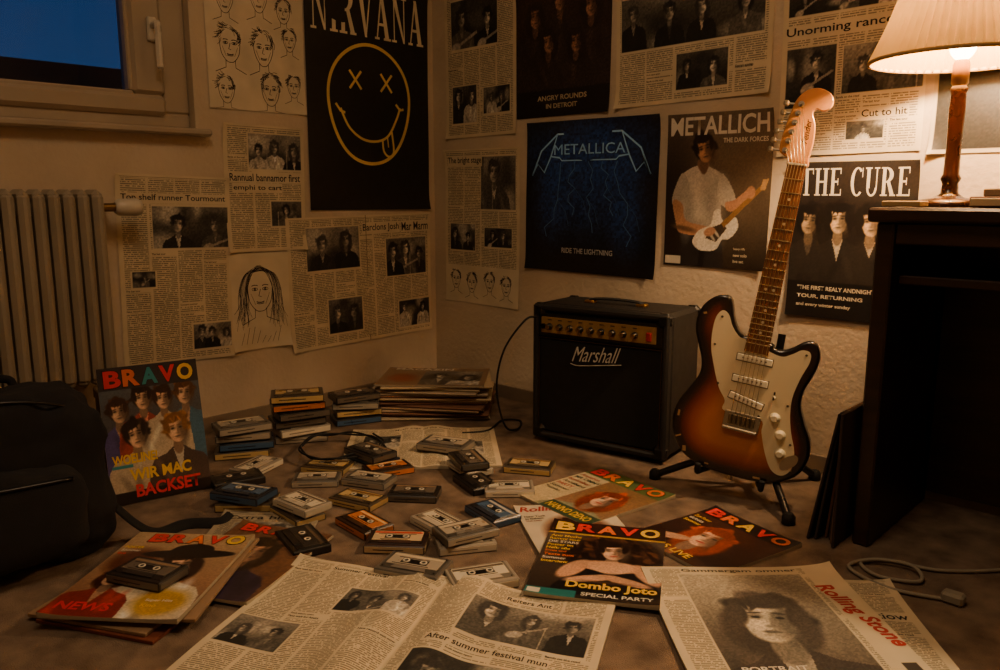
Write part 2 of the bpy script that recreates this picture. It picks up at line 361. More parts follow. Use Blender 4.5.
def fig(c,cx,cy,s,skin=(190,150,120),hair=(30,22,18),shirt=(30,28,28),long=0,sh=1,lip=None,body=True,tilt=None,vneck=None,curl=False):
    r=random.Random(int(cx*9973)+int(cy*7919*3)+int(s*1e5)); t=r.uniform(-11,11) if tilt is None else tilt
    ct,st=math.cos(math.radians(t)),math.sin(math.radians(t))
    def e(dx,dy,rx,ry,col,rot=0,soft=None,a=1.): c.ell(cx+(dx*ct-dy*st)*s,cy+(dx*st+dy*ct)*s,rx*s,ry*s,col,rot+t,soft,a)
    def lobes(n,rad,y0,spread):
        for k in range(n):
            a=r.uniform(-.35,math.pi+.35); e(rad*math.cos(a)*r.uniform(.8,1.05),y0+spread*math.sin(a)*r.uniform(.85,1.05),r.uniform(.14,.26),r.uniform(.22,.4),kk(hair,r.uniform(.7,1.7)),rot=math.degrees(a)-90+r.uniform(-30,30),soft=.6)
    if body:
        sl=r.uniform(-.25,.25)
        P=[(-.35,-1.2),(-.9,-1.65),(-1.7,-1.95+sl*.4),(-2.1,-2.6),(-2.3,-4),(-2.35,-9),(2.35,-9),(2.3,-4),(2.1,-2.6),(1.7,-1.95-sl*.4),(.9,-1.65),(.35,-1.2)]
        c.poly([(cx+x*s,cy+y*s) for x,y in P],shirt)
        for _ in range(4): c.ell(cx+r.uniform(-1.8,1.8)*s,cy-r.uniform(2.4,5)*s,.25*s,1.1*s,kk(shirt,r.choice([.6,1.5])),rot=r.uniform(-30,30),soft=.9,a=.6)
        vn=vneck or r.choice([kk(shirt,2.4),kk(skin,.8),(200,190,170)])
        c.poly([(cx-.38*s,cy-1.35*s),(cx+.38*s,cy-1.35*s),(cx+.05*s,cy-r.uniform(2.4,3.6)*s)],vn)
    if long: e(0,-.45*long,1.0+.12*long,1.15+.4*long,hair,soft=.22)
    e(0,.22,.90,1.05,hair,soft=.15); lobes(10 if not curl else 26,.82 if not curl else .95,.25,.95)
    c.ell(cx,cy-1.2*s,.34*s,.62*s,kk(skin,.6),soft=.2)
    e(0,.08,.66,.82,skin,soft=.14); e(0,-.38,.52,.58,skin,soft=.14)
    e(sh*.45,-.05,.36,.95,kk(skin,.42),soft=.9,a=.85); e(-sh*.28,-.2,.2,.25,kk(skin,1.18),soft=1,a=.6); e(-sh*.1,.5,.3,.16,kk(skin,1.12),soft=1,a=.6)
    for g in(-1,1):
        e(g*.27,.12,.19,.13,kk(skin,.5),soft=.9,a=.8); e(g*.27,.09,.10,.05,(18,14,12),soft=.5); e(g*.28,.29,.19,.045,kk(hair,.9),rot=-g*7,soft=.6,a=.85)
    e(sh*.09,-.14,.07,.22,kk(skin,.58),soft=1,a=.8); e(0,-.3,.13,.05,kk(skin,.55),soft=.8,a=.7)
    e(0,-.53,.21,.065,lip or kk(skin,.45),soft=.5); e(0,-.66,.16,.05,kk(skin,.7),soft=.9,a=.6)
    e(r.uniform(-.2,.2),.86,.68,.34,hair,rot=r.uniform(-12,12),soft=.25); e(-.62,.35,.17,.55,hair,rot=8,soft=.35); e(.62,.35,.17,.55,hair,rot=-8,soft=.35)
    for k in range(4): e(r.uniform(-.5,.5),r.uniform(.55,.8),.06,.24,kk(hair,r.uniform(.8,1.6)),rot=r.uniform(-40,40),soft=.6)
    if long:
        for g in(-1,1): e(g*.78,-.35*long,.22,.85,kk(hair,1.15),rot=g*4,soft=.5)
def bwphoto(c,x0,y0,x1,y1,n=2,seed=0,lit=1.0):
    r=random.Random(seed+int(x0*1000)+int(y0*777)); c.clip=(x0,y0,x1,y1); w=x1-x0;h=y1-y0
    b=r.randint(30,120); c.grad(x0,y0,x1,y1,kk((b,b*.95,b*.85),.5),(b*1.35,b*1.27,b*1.14))
    for _ in range(7): g=r.choice([20,40,90,160,220]);c.ell(x0+w*r.random(),y0+h*r.random(),w*r.uniform(.05,.25),h*r.uniform(.1,.3),(g,g*.95,g*.85),soft=.9,a=.6)
    xs=[x0+w*(i+.5)/n+r.uniform(-.10,.10)*w/n*1.5 for i in range(n)]
    for i in r.sample(range(n),n):
        s=min(h*.15,w/(n*3.1))*r.uniform(.8,1.3); cy=y0+h*r.uniform(.52,.76)
        g=r.randint(150,230)*lit;k=r.randint(14,60);t=r.choice([20,35,80,180])*lit
        fig(c,xs[i],cy,s,(g,g*.94,g*.84),(k,k*.95,k*.9),(t,t*.95,t*.86),long=r.choice([0,0,.5,1]),sh=r.choice([-1,1]))
        if r.random()<.35:
            a=r.uniform(.3,.7);gx,gy=xs[i]-1.2*s,cy-3.6*s; dx,dy=4.2*s*math.cos(a),4.2*s*math.sin(a); c.poly([(gx,gy),(gx+dx,gy+dy),(gx+dx-.15*s,gy+dy+.3*s),(gx-.15*s,gy+.3*s)],(150,142,128)); c.ell(gx,gy,1.0*s,.7*s,(170,160,144),rot=30,soft=.2)
    if r.random()<.5: mx_=x0+w*r.random(); c.rect(mx_,y0,mx_+.002,y0+h*.6,(190,180,160),.7)
    c.noise(x0,y0,x1,y1,.13,2); c.clip=None
PAP=(214,197,163)
HEADS=["Bands on the road","Metal night in town","New record out now","Concert summer","Rock season opens","Guitars are back","Fans wait for hours","The last tour"]
def news(w,h,res,heads,photos,cols=4,seed=0,paper=PAP,marg=.012):
    c=Cv(w,h,res,paper); cw=(w-2*marg)/cols
    for k in range(cols): c.txt(marg+k*cw+.003,marg,marg+(k+1)*cw-.004,h-marg)
    r=random.Random(seed)
    for k in range(cols):
        for _ in range(2):
            y=r.uniform(.1,.9)*h; c.rect(marg+k*cw,y-.003,marg+(k+1)*cw,y+.009,paper); c.textw(r.choice(HEADS),marg+k*cw+.003,y,.006,(50,42,35),marg+(k+1)*cw-.004)
    def clear(x0,y0,x1,y1): c.ov=[o for o in c.ov if not (o[0][:,0].max()>x0-.004 and o[0][:,0].min()<x1+.004 and o[0][:,1].max()>y0-.006 and o[0][:,1].min()<y1+.004)]
    for (x0,y0,x1,y1,n) in photos:
        x0*=w;x1*=w;y0*=h;y1*=h; c.rect(x0-.004,y0-.008,x1+.004,y1+.004,paper); clear(x0,y0,x1,y1); bwphoto(c,x0,y0,x1,y1,n,seed)
    for (t,x0,y0,x1,y1) in heads:
        x0*=w;x1*=w;y0*=h;y1*=h; c.rect(x0-.003,y0-.005,x1+.003,y1+.005,paper); clear(x0,y0,x1,y1); c.text(t,x0,y0,x1,y1,(38,30,25),.012)
    c.stroke([(marg,h-marg*.7),(w-marg,h-marg*.7)],.001,(60,50,42))
    return c
def wbend(seed,amp=.003,corner=.014,w=.4,h=.5,lo=.0015):
    r=random.Random(seed);a,b=r.uniform(6,14),r.uniform(6,14);p1,p2=r.random()*6,r.random()*6;cs=[r.random()*corner for _ in range(4)]
    def f(x,y):
        z=lo+amp*.5*(1+np.sin(a*x+p1)*np.sin(b*y+p2))
        for k,(cx,cy) in enumerate(((0,0),(w,0),(0,h),(w,h))): z=z+cs[k]*np.exp(-np.hypot(x-cx,y-cy)/.03)
        return z
    return f
ML=Matrix(((0,0,1,0),(1,0,0,0),(0,1,0,0),(0,0,0,1)))
MW=Matrix(((1,0,0,0),(0,0,-1,0),(0,1,0,0),(0,0,0,1)))
def onL(c,name,y0,z0,mat,rot=0,seed=0,lo=.0015,amp=.004,corner=.018):
    M=Matrix.Translation((0,y0+c.w/2,z0+c.h/2))@ML@Matrix.Rotation(math.radians(rot),4,'Z'); return c.build(name,M,mat,bend=wbend(seed,amp,corner,c.w,c.h,lo))
def onB(c,name,x0,z0,mat,rot=0,seed=0,lo=.0015,amp=.004,corner=.018):
    M=Matrix.Translation((x0+c.w/2,0,z0+c.h/2))@MW@Matrix.Rotation(math.radians(rot),4,'Z'); return c.build(name,M,mat,bend=wbend(seed,amp,corner,c.w,c.h,lo))
WR=.0027
# ================================================================ left wall papers
c=news(.36,.59,WR,[("Top shelf runner Tourmount",.04,.86,.96,.9),],[(.3,.62,.98,.84,2),(.1,.42,.3,.5,1),(.62,.06,.98,.2,3)],4,3); onL(c,'newspaper_clipping',-1.27,.25,MP_news,-1.5,1)
c=news(.30,.42,WR,[("Rannual bannamor first",.06,.56,.94,.62),("emphi to cart",.1,.48,.7,.53)],[(.3,.66,.96,.93,3),(.55,.2,.95,.4,1)],3,5); onL(c,'newspaper_clipping',-.915,.59,MP_news,-.5,2)
c=news(.665,.48,WR,[("Barclons Josh",.5,.86,.76,.93),("Mar Marm",.78,.86,.98,.93)],[(.12,.6,.47,.92,2),(.24,.1,.47,.36,2),(.66,.5,.96,.8,3),(.74,.06,.98,.28,2)],7,8)
c.stroke([(c.w*.52,0),(c.w*.52,c.h)],.003,(120,104,80)); onL(c,'newspaper_spread',-.695,.225,MP_news,1,3)
def sketch_face(c,cx,cy,s,seed,hair=1):
    r=random.Random(seed);K=(58,46,40);w=.0018*(1 if s<.05 else 1.2)
    def el(x,y,rx,ry,a0=0,a1=360,n=22,j=.04): return [(x+rx*math.cos(math.radians(a0+(a1-a0)*i/n))*(1+r.uniform(-j,j)),y+ry*math.sin(math.radians(a0+(a1-a0)*i/n))*(1+r.uniform(-j,j))) for i in range(n+1)]
    jw=r.uniform(.85,1.1)
    jaw=[(-.66,.3),(-.64,-.1),(-.52*jw,-.55),(-.25*jw,-.92),(0,-1.0),(.25*jw,-.92),(.52*jw,-.55),(.64,-.1),(.66,.3)]
    c.stroke(smooth_open([(cx+x*s,cy+y*s) for x,y in jaw],4),w,K)
    for g in(-1,1):
        c.stroke(el(cx+g*.28*s,cy+.10*s,.15*s,.07*s),w*.8,K); c.stroke(el(cx+g*.28*s,cy+.10*s,.04*s,.05*s,n=6),w*1.6,K)
        c.stroke(el(cx+g*.28*s,cy+.20*s,.2*s,.1*s,35,145,8),w*1.2,K)
        for q in range(4): c.stroke([(cx+g*(.5-.05*q)*s,cy-(.1+.12*q)*s),(cx+g*(.42-.05*q)*s,cy-(.3+.12*q)*s)],w*.5,K)
    c.stroke([(cx+.02*s,cy+.1*s),(cx-.08*s,cy-.24*s),(cx+.06*s,cy-.28*s)],w,K)
    c.stroke(el(cx,cy-.48*s,.22*s,.08*s,200,340,8),w*1.4,K); c.stroke(el(cx,cy-.58*s,.2*s,.05*s,190,350,8),w,K)
    sw=r.uniform(-.8,.8)
    for k in range(60):
        g=-1 if k%2 else 1
        if hair==1:
            a=math.radians(r.uniform(5,175)); q=r.uniform(.78,1.12); x,y=cx+.68*s*math.cos(a)*q,cy+(.28+.78*math.sin(a)*q)*s; l=r.uniform(.25,.5)*s; b=a-math.pi/2*(1 if math.cos(a)>0 else -1)+sw*.5+r.uniform(-.3,.3)
            c.stroke([(x,y),(x+l*.5*math.cos(b),y+l*.5*math.sin(b)),(x+l*math.cos(b-.3),y+l*math.sin(b-.3))],w*.7,K)
        else:
            o=r.uniform(.5,1.12)*s; top=cy+r.uniform(.98,1.28)*s; xx=r.uniform(-.12,.12)*s
            c.stroke(smooth_open([(cx+xx,top),(cx+g*o*.7,cy+.85*s),(cx+g*max(o,.66*s),cy+.15*s),(cx+g*max(o,.66*s)*r.uniform(.95,1.15),cy-.6*s),(cx+g*o*r.uniform(.85,1.4),cy-r.uniform(1.0,1.9)*s)],5),w*.5,K)
    c.stroke([(cx-.3*s,cy-.85*s),(cx-.32*s,cy-1.3*s),(cx-1.0*s,cy-1.6*s)],w,K);c.stroke([(cx+.3*s,cy-.85*s),(cx+.32*s,cy-1.3*s),(cx+1.0*s,cy-1.6*s)],w,K)
SK=(218,203,172)
c=Cv(.355,.42,.008,SK)
for i,(x,y,s) in enumerate(((.07,.34,.044),(.19,.36,.046),(.28,.33,.038),(.08,.2,.054),(.20,.2,.054),(.30,.24,.036),(.06,.06,.042),(.22,.07,.05),(.31,.09,.036))): sketch_face(c,x,y,s,i+3,1)
onL(c,'pencil_sketch',-.95,1.055,MP_post,0,4)
c=Cv(.222,.33,.008,SK); sketch_face(c,.11,.20,.07,77,hair=2)
for k in range(8): c.stroke([(.03+.02*k,.02),(.045+.02*k,.06+.02*math.sin(k))],.0015,(70,56,48))
onL(c,'pencil_sketch',-.918,.255,MP_post,-.5,5)
# smiley poster
c=Cv(.56,.84,.006,(20,17,15)); Y=(232,194,108)
c.noise(0,0,.56,.84,.12,3)
c.serif("NIRVANA",.025,.625,.535,.79,(228,212,176))
cx,cy=.275,.385
c.stroke([(cx+(.185+.006*math.sin(3*t))*math.cos(t),cy+(.218+.004*math.cos(2*t))*math.sin(t)) for t in [2*math.pi*i/72 for i in range(72)]],.012,Y,True)
for ex in(-.065,.075):
    for g in(-1,1): c.stroke([(cx+ex-.026,cy+.085-g*.032),(cx+ex+.026,cy+.085+g*.032)],.009,Y)
c.stroke(smooth_open([(cx-.135,cy-.02),(cx-.10,cy-.085),(cx-.04,cy-.125),(cx+.03,cy-.13),(cx+.085,cy-.105),(cx+.125,cy-.04),(cx+.14,cy+.0)],7),.009,Y)
c.stroke([(cx-.155,cy-.005),(cx-.135,cy-.03),(cx-.115,cy-.035)],.009,Y); c.stroke([(cx+.12,cy+.012),(cx+.14,cy-.008),(cx+.158,cy-.004)],.009,Y)
c.stroke(smooth_open([(cx+.055,cy-.122),(cx+.06,cy-.165),(cx+.085,cy-.185),(cx+.108,cy-.165),(cx+.10,cy-.092)],6),.008,Y); c.stroke([(cx+.078,cy-.11),(cx+.083,cy-.15)],.005,Y)
onL(c,'smiley_band_poster',-.592,.725,MP_post,-.3,6,lo=.004)
# ================================================================ back wall papers
c=news(.375,.55,WR,[],[(.1,.6,.75,.92,2),(.1,.1,.45,.35,2),(.55,.15,.92,.32,2)],4,11); onB(c,'newspaper_clipping',.08,1.0,MP_news,.6,7)
c=news(.405,.60,WR,[("The bright stage",.05,.9,.5,.95)],[(.5,.62,.95,.95,1),(.08,.35,.42,.52,2),(.55,.38,.9,.5,2)],4,13)
c.rect(0,0,c.w,.15,SK); c.ov=[o for o in c.ov if o[0][:,1].min()>.15]
for i,(x,y,s) in enumerate(((.06,.09,.036),(.15,.08,.038),(.25,.09,.037),(.34,.08,.036))): sketch_face(c,x,y,s,i+30)
onB(c,'newspaper_clipping',.07,.355,MP_news,-.4,8)
c=Cv(.415,.44,WR,(22,17,14)); c.grad(0,0,c.w,c.h,(16,12,10),(52,34,26))
for x,y,s,l in ((.09,.34,.040,1),(.2,.385,.038,0),(.33,.35,.040,1),(.15,.25,.038,.6),(.27,.24,.036,1)): fig(c,x,y,s,(150,106,80),(26,18,15),(44,32,27),l,vneck=(60,44,36))
c.noise(0,0,c.w,c.h,.2,2); c.rect(0,0,c.w,.09,(16,12,10)); c.text("ANGRY ROUNDS",.1,.055,.32,.072,(196,176,140),.02); c.text("IN DETROIT",.14,.028,.28,.044,(196,176,140),.02)
onB(c,'band_poster',.458,1.05,MP_post,0,9)
c=news(.53,.37,WR,[("Sound of the city",.05,.9,.6,.97)],[(.04,.46,.95,.93,4),(.42,.1,.75,.38,2)],5,17); onB(c,'newspaper_clipping',.895,1.06,MP_news,.8,10)
# lightning poster
c=Cv(.56,.52,WR,(12,13,20)); c.grad(0,0,c.w,c.h,(9,11,18),(16,24,42))
for x,y,rx,ry in ((.28,.41,.24,.09),(.28,.3,.14,.16),(.12,.25,.07,.14),(.44,.22,.07,.14)): c.ell(x,y,rx,ry,(30,70,140),soft=1.0,a=.7)
B=(150,205,255)
c.text("METALLICA",.13,.405,.43,.44,B,.0)
c.stroke([(.115,.40),(.145,.475),(.415,.475),(.445,.40)],.006,B); c.stroke([(.155,.395),(.165,.385),(.395,.385),(.405,.395)],.004,B)
c.stroke([(.145,.475),(.07,.42),(.03,.335),(.055,.375),(.085,.345),(.115,.40),(.155,.395)],.006,B); c.stroke([(.415,.475),(.49,.42),(.53,.335),(.505,.375),(.475,.345),(.445,.40),(.405,.395)],.006,B)
rr=random.Random(5)
for x0,y0,x1,y1 in ((.16,.38,.10,.12),(.28,.38,.30,.14),(.40,.38,.46,.1),(.22,.38,.2,.2),(.34,.38,.37,.2)):
    P=[(x0,y0)]
    for k in range(1,9): t=k/8;P.append((x0+(x1-x0)*t+rr.uniform(-.02,.02),y0+(y1-y0)*t))
    c.stroke(P,.003,(80,124,180)); c.stroke([P[4],(P[4][0]+.035,P[4][1]-.04),(P[4][0]+.05,P[4][1]-.09)],.002,(60,96,146))
c.noise(0,0,c.w,c.h,.25,3)
c.text("RIDE THE LIGHTNING",.17,.066,.39,.084,(200,198,194),.01)
onB(c,'lightning_band_poster',.51,.512,MP_gloss,-.4,11,lo=.003)
# guitarist magazine poster
c=Cv(.345,.46,.0022,(70,58,46)); c.grad(0,0,c.w,c.h,(34,27,22),(104,88,70)); c.ell(.24,.26,.16,.2,(136,114,88),soft=1.2,a=.45); c.ell(.03,.2,.06,.2,(26,20,17),soft=1,a=.6)
sk=(188,138,102); TS=(216,206,188)
c.poly([(.055,0),(.21,0),(.195,.13),(.065,.14)],(38,35,36)); c.poly([(.12,0),(.14,0),(.15,.1),(.13,.1)],(24,22,22))
c.poly(smooth_closed([(.068,.11),(.19,.105),(.192,.18),(.205,.245),(.192,.278),(.155,.298),(.135,.305),(.108,.305),(.08,.295),(.055,.275),(.048,.235),(.062,.17)],5),TS)
for x,y,rx,ry,ro,k in ((.165,.18,.03,.09,12,.72),(.08,.15,.02,.06,-5,.72),(.19,.25,.02,.03,0,.7),(.12,.13,.06,.02,0,.75)): c.ell(x,y,rx,ry,kk(TS,k),rot=ro,soft=1.2,a=.8)
c.poly(smooth_closed([(.06,.285),(.035,.245),(.022,.195),(.045,.18),(.072,.19),(.085,.24)],4),kk(TS,.88)); c.poly(smooth_closed([(.026,.2),(.060,.19),(.075,.14),(.15,.122),(.155,.098),(.06,.10),(.04,.13)],4),sk); c.ell(.07,.115,.04,.008,kk(sk,.6),rot=-10,soft=.8)
c.poly(smooth_closed([(.188,.282),(.222,.245),(.238,.2),(.205,.182),(.178,.22)],4),kk(TS,.9)); c.poly(smooth_closed([(.205,.195),(.236,.205),(.282,.238),(.298,.22),(.24,.175),(.215,.172)],4),sk)
c.ell(.128,.312,.02,.024,kk(sk,.7)); fig(c,.13,.352,.040,sk,(30,22,18),(0,0,0),0,body=False,tilt=14,sh=1)
c.poly(smooth_closed([(.10,.075),(.13,.05),(.18,.055),(.20,.085),(.225,.09),(.25,.12),(.245,.15),(.22,.155),(.21,.14),(.195,.15),(.19,.175),(.17,.17),(.16,.13),(.12,.11)],5),(226,216,198))
c.poly([(.145,.088),(.18,.078),(.215,.12),(.20,.135),(.16,.12)],(70,56,44)); c.ell(.18,.105,.02,.004,(200,190,170),rot=-50); c.ell(.165,.095,.02,.004,(200,190,170),rot=-50)
c.poly([(.195,.135),(.205,.122),(.322,.235),(.314,.245)],(150,108,62)); c.poly([(.312,.232),(.328,.232),(.338,.265),(.32,.262)],(190,150,96)); c.ell(.158,.108,.02,.013,sk,rot=20,soft=.2); c.ell(.285,.226,.014,.018,sk,soft=.2)
c.noise(0,0,c.w,c.h,.06,2)
c.text("METALLICH",.012,.395,.333,.45,(230,220,200),.02); c.text("THE DARK FORCES",.19,.370,.33,.384,(224,214,192),.02)
for k,t in enumerate(("heavy riffs","new solo","live set")): c.textw(t,.24,.055-.018*k,.009,(214,200,170))
c.rect(.005,.005,.06,.03,(210,200,180))
onB(c,'guitarist_magazine_poster',1.10,.562,MP_gloss,-.3,12,lo=.003)
c=news(.375,.46,WR,[("Unorming rance lob",.03,.68,.95,.74),("Cut to hit",.6,.2,.9,.24)],[(.04,.8,.9,.98,3),(.04,.28,.4,.62,1),(.5,.08,.75,.18,1),(.45,.34,.98,.6,2)],5,23); onB(c,'newspaper_clipping',1.455,.888,MP_news,.6,13)
# three men band poster
c=Cv(.325,.425,.0022,(18,15,13)); c.grad(0,0,c.w,c.h,(14,11,10),(46,38,32))
for x,y,s,g,t,v in ((.05,.265,.036,180,-6,(80,70,60)),(.215,.265,.038,210,5,(170,158,136)),(.13,.27,.038,220,2,(206,192,166))): fig(c,x,y,s,(g,g*.84,g*.64),(16,12,11),(40,35,31),.1,tilt=t,vneck=v,curl=True)
c.rect(0,0,c.w,.1,(16,13,12)); c.noise(0,0,c.w,c.h,.08,2)
c.serif("THE CURE",.02,.335,.305,.408,(236,226,206))
for k,t in enumerate(('"THE FIRST REALY ANDNIGHT','TOUR, RETURNING','and every winter sunday')): c.text(t,.03,.076-.024*k,.24-.03*k,.088-.024*k,(220,206,180),.02)
onB(c,'trio_band_poster',1.512,.443,MP_post,-.3,14,lo=.004)
c=Cv(.32,.47,WR,(190,176,150)); bwphoto(c,.01,.01,.31,.46,2,51,1.0); onB(c,'monochrome_poster',1.85,.88,MP_post,0,15)
c=Cv(.4,.3,WR,(22,18,16)); bwphoto(c,.01,.01,.39,.29,2,57,.6); onB(c,'monochrome_poster',2.25,1.0,MP_post,0,16)

# ================================================================ magazines and papers on the floor
def bravo_head(c,x0,y0,x1,y1,cols):
    w=(x1-x0)/5
    for i,ch in enumerate("BRAVO"):
        c.text(ch,x0+w*i+.002-.0022,y0-.0022,x0+w*(i+1)-.002+.0022,y1+.0022,(20,14,12),.06,lay=1)
        c.text(ch,x0+w*i+.002,y0,x0+w*(i+1)-.002,y1,cols[i],.04,lay=2)
def lines(c,x0,y,h,items,maxx,gap=1.5):
    for t,col in items: c.textw(t,x0,y,h,col,maxx,.02); y-=h*gap
RD=(222,44,36);OR=(236,114,40);YE=(240,194,56);GR=(120,150,60);TE=(50,140,146);WH=(232,222,202)
FR=.002
def fbend(seed,amp=.003,w=.26,h=.34,curl=.012): return wbend(seed,amp,curl,w,h,0.0005)
def lying(c,name,x,y,ang,z,thick,mat,seed,amp=.003,curl=.01,rx=0,ry=0): return c.build(name,TR(x,y,z,ang,rx,ry),mat,thick,fbend(seed,amp,c.w,c.h,curl))
# M1
c=Cv(.262,.37,.0016,(40,32,28)); c.grad(0,0,.262,.37,(44,34,28),(104,88,76))
c.ell(.155,.2,.105,.105,(28,17,13),soft=.3)
for k in range(110): 
    a=R.uniform(-.5,3.64); q=R.uniform(.55,1.15); c.ell(.155+.085*q*math.cos(a),.215+.075*q*math.sin(a),.013,.006,R.choice([(66,40,28),(22,13,10),(40,24,18),(90,56,36)]),rot=R.uniform(0,180),soft=.5)
fig(c,.155,.222,.042,(230,182,146),(30,18,14),(20,15,15),0,lip=(176,50,40),body=False,tilt=6,curl=False)
c.ell(.155,.148,.07,.026,(218,168,132),soft=.3); c.ell(.155,.135,.045,.02,(224,176,140),soft=.4)
c.poly(smooth_closed([(.09,.128),(.125,.125),(.155,.112),(.19,.125),(.225,.128),(.25,.08),(.25,.02),(.06,.02),(.065,.08)],4),(22,17,18))
c.ell(.08,.125,.022,.05,(208,158,122),rot=-30,soft=.25); c.ell(.232,.125,.022,.05,(208,158,122),rot=30,soft=.25); c.ell(.12,.088,.055,.014,(212,162,126),rot=18,soft=.35); c.ell(.19,.088,.055,.014,(206,156,120),rot=-18,soft=.35); c.ell(.155,.075,.05,.006,(90,60,44),soft=.9,a=.7)
c.noise(0,0,.262,.37,.07,2); c.rect(0,.30,.262,.37,(52,30,24)); c.rect(0,.295,.262,.303,(190,150,60)); c.rect(.0,0,.1,.028,(40,120,120)); c.rect(.004,.004,.03,.024,WH)
bravo_head(c,.01,.313,.252,.358,[YE,RD,OR,RD,YE])
lines(c,.008,.275,.011,[("Anti Mucha",YE),("Rammi tour",YE),("DIE STARS",WH),("Poster im",YE),("Heft: alle",YE),("Songs und",OR),("Texte zum",OR),("Sommer",WH),("Interview",YE)],.078)
c.text("Dombo Joto",.075,.034,.255,.07,YE,.03); c.text("SPECIAL PARTY",.11,.012,.25,.026,WH,.02)
lying(c,'music_magazine',1.538,-.905,30.5,.0068,.006,MP_gloss,1,.002,.008,rx=-.7)
# M2
c=Cv(.235,.30,FR,(214,200,174)); c.ell(.12,.12,.08,.1,(120,80,60),soft=.3); fig(c,.12,.16,.035,(200,150,120),(60,36,24),(120,40,34),.5)
c.text("Rolling Stone",.008,.25,.227,.288,(176,44,36),.02,.25); lines(c,.012,.225,.009,[("New York",(40,30,26)),("in fashion",(40,30,26)),("Hot songs",(150,50,40))],.09)
lying(c,'rock_magazine',1.385,-.80,55,.0005,.005,MP_gloss,2,.002,.006)
# M3
c=Cv(.275,.32,FR,(204,186,146)); c.grad(.1,0,.275,.26,(160,120,88),(130,100,68)); fig(c,.19,.15,.05,(226,180,148),(124,52,24),(150,150,120),.9,lip=(170,50,40))
c.noise(0,0,.275,.32,.08,2); c.rect(0,.255,.275,.32,(84,104,60)); bravo_head(c,.01,.264,.262,.31,[RD,OR,YE,RD,OR])
lines(c,.008,.23,.015,[("Annerun",(150,40,30)),("MR OMMT",(40,60,50)),("bummber",(150,40,30)),("Anneband",(40,40,36)),("PARTY",(176,44,36)),("Sommer",(40,60,50)),("Tourplan",(40,40,36))],.12)
c.rect(.1,0,.275,.05,(60,80,60)); c.text("NANNO DENO",.11,.012,.26,.04,YE,.02)
lying(c,'music_magazine',1.289,-.60,-9,.0005,.006,MP_gloss,3,.002,.006)
# M4
c=Cv(.255,.285,FR,(40,26,20)); c.grad(0,0,.255,.285,(34,22,17),(76,40,28)); fig(c,.12,.13,.055,(232,182,146),(140,58,26),(60,40,30),1,lip=(170,50,40))
c.ell(.06,.07,.05,.016,(204,154,118),rot=30,soft=.3); c.noise(0,0,.255,.285,.08,2); c.rect(0,.228,.255,.285,(30,18,14)); bravo_head(c,.01,.234,.246,.274,[RD,OR,YE,RD,OR])
lines(c,.008,.2,.012,[("Zum Poster",YE),("tickets",WH),("Sommer",YE)],.06); c.text("STARS LIVE",.02,.012,.17,.034,YE,.02)
lying(c,'music_magazine',1.655,-.632,-14,.0005,.006,MP_gloss,4,.002,.006)
# M5 rolling newspaper
c=news(.40,.45,FR,[("Gammergam ommer",.20,.94,.80,.975)],[(.18,.14,.80,.92,1)],5,31); 
c.clip=(.18*.4,.14*.45,.80*.40,.92*.45); c.grad(*c.clip,(96,86,72),(182,170,146)); c.ell(.26,.36,.08,.06,(120,108,92),soft=1,a=.6); c.ell(.1,.15,.05,.1,(70,62,54),soft=1,a=.6)
fig(c,.19,.235,.080,(208,194,168),(62,54,46),(64,56,50),.55,tilt=-10,sh=1); c.noise(*c.clip,.1,2); c.clip=None
c.text("PORTRAIT",.09,.075,.2,.09,WH,.02)
c.rect(.335,.0,.40,.45,PAP); c.ov=[o for o in c.ov if o[0][:,0].max()<.335]; c.text("Rolling Stone",.25,.23,.48,.275,(180,46,40),.03,.2,rot=-78); c.rect(.36,.02,.385,.09,(60,50,42))
lying(c,'rock_newspaper',1.925,-.895,46,.006,.004,MP_newsf,5,.006,.02)
c=news(.36,.38,.003,[("Retiow",.7,.6,.95,.66)],[(.1,.3,.6,.8,1)],4,37); lying(c,'newspaper_page',1.99,-.83,38,.0005,.003,MP_newsf,6,.003,.01)
# N6 open newspaper
c=news(.68,.47,FR,[("Summer Festival",.14,.93,.32,.955),("Reiters Ant",.70,.89,.83,.92),("After summer festival mun",.56,.485,.88,.52)],[(.25,.62,.46,.80,3),(.62,.58,.96,.85,3),(.02,.3,.2,.5,2),(.55,.1,.9,.42,3)],8,41)
c.rect(.335,0,.345,.47,PAP)
def foldb(x,y):
    d=np.abs(x-.34); return .002+.018*np.exp(-((d-.06)/.05)**2)*(1+.2*np.sin(y*9))+.003*(1+np.sin(x*23+y*11))+.016*np.exp(-np.hypot(x,y-.47)/.05)
c.build('open_newspaper',TR(1.475,-1.395,.0005,27.5),MP_newsf,.003,foldb)
# N8
c=news(.47,.40,.003,[("Music page of the week",.3,.9,.7,.95)],[(.58,.3,.9,.62,2),(.1,.5,.35,.8,2)],6,43)
def fold2(x,y): d=np.abs(x-.235); return .001+.008*np.exp(-((d-.04)/.04)**2)+.002*(1+np.sin(x*19+y*8))
c.build('open_newspaper',TR(.655,-.645,.0005,48),MP_newsf,.003,fold2)
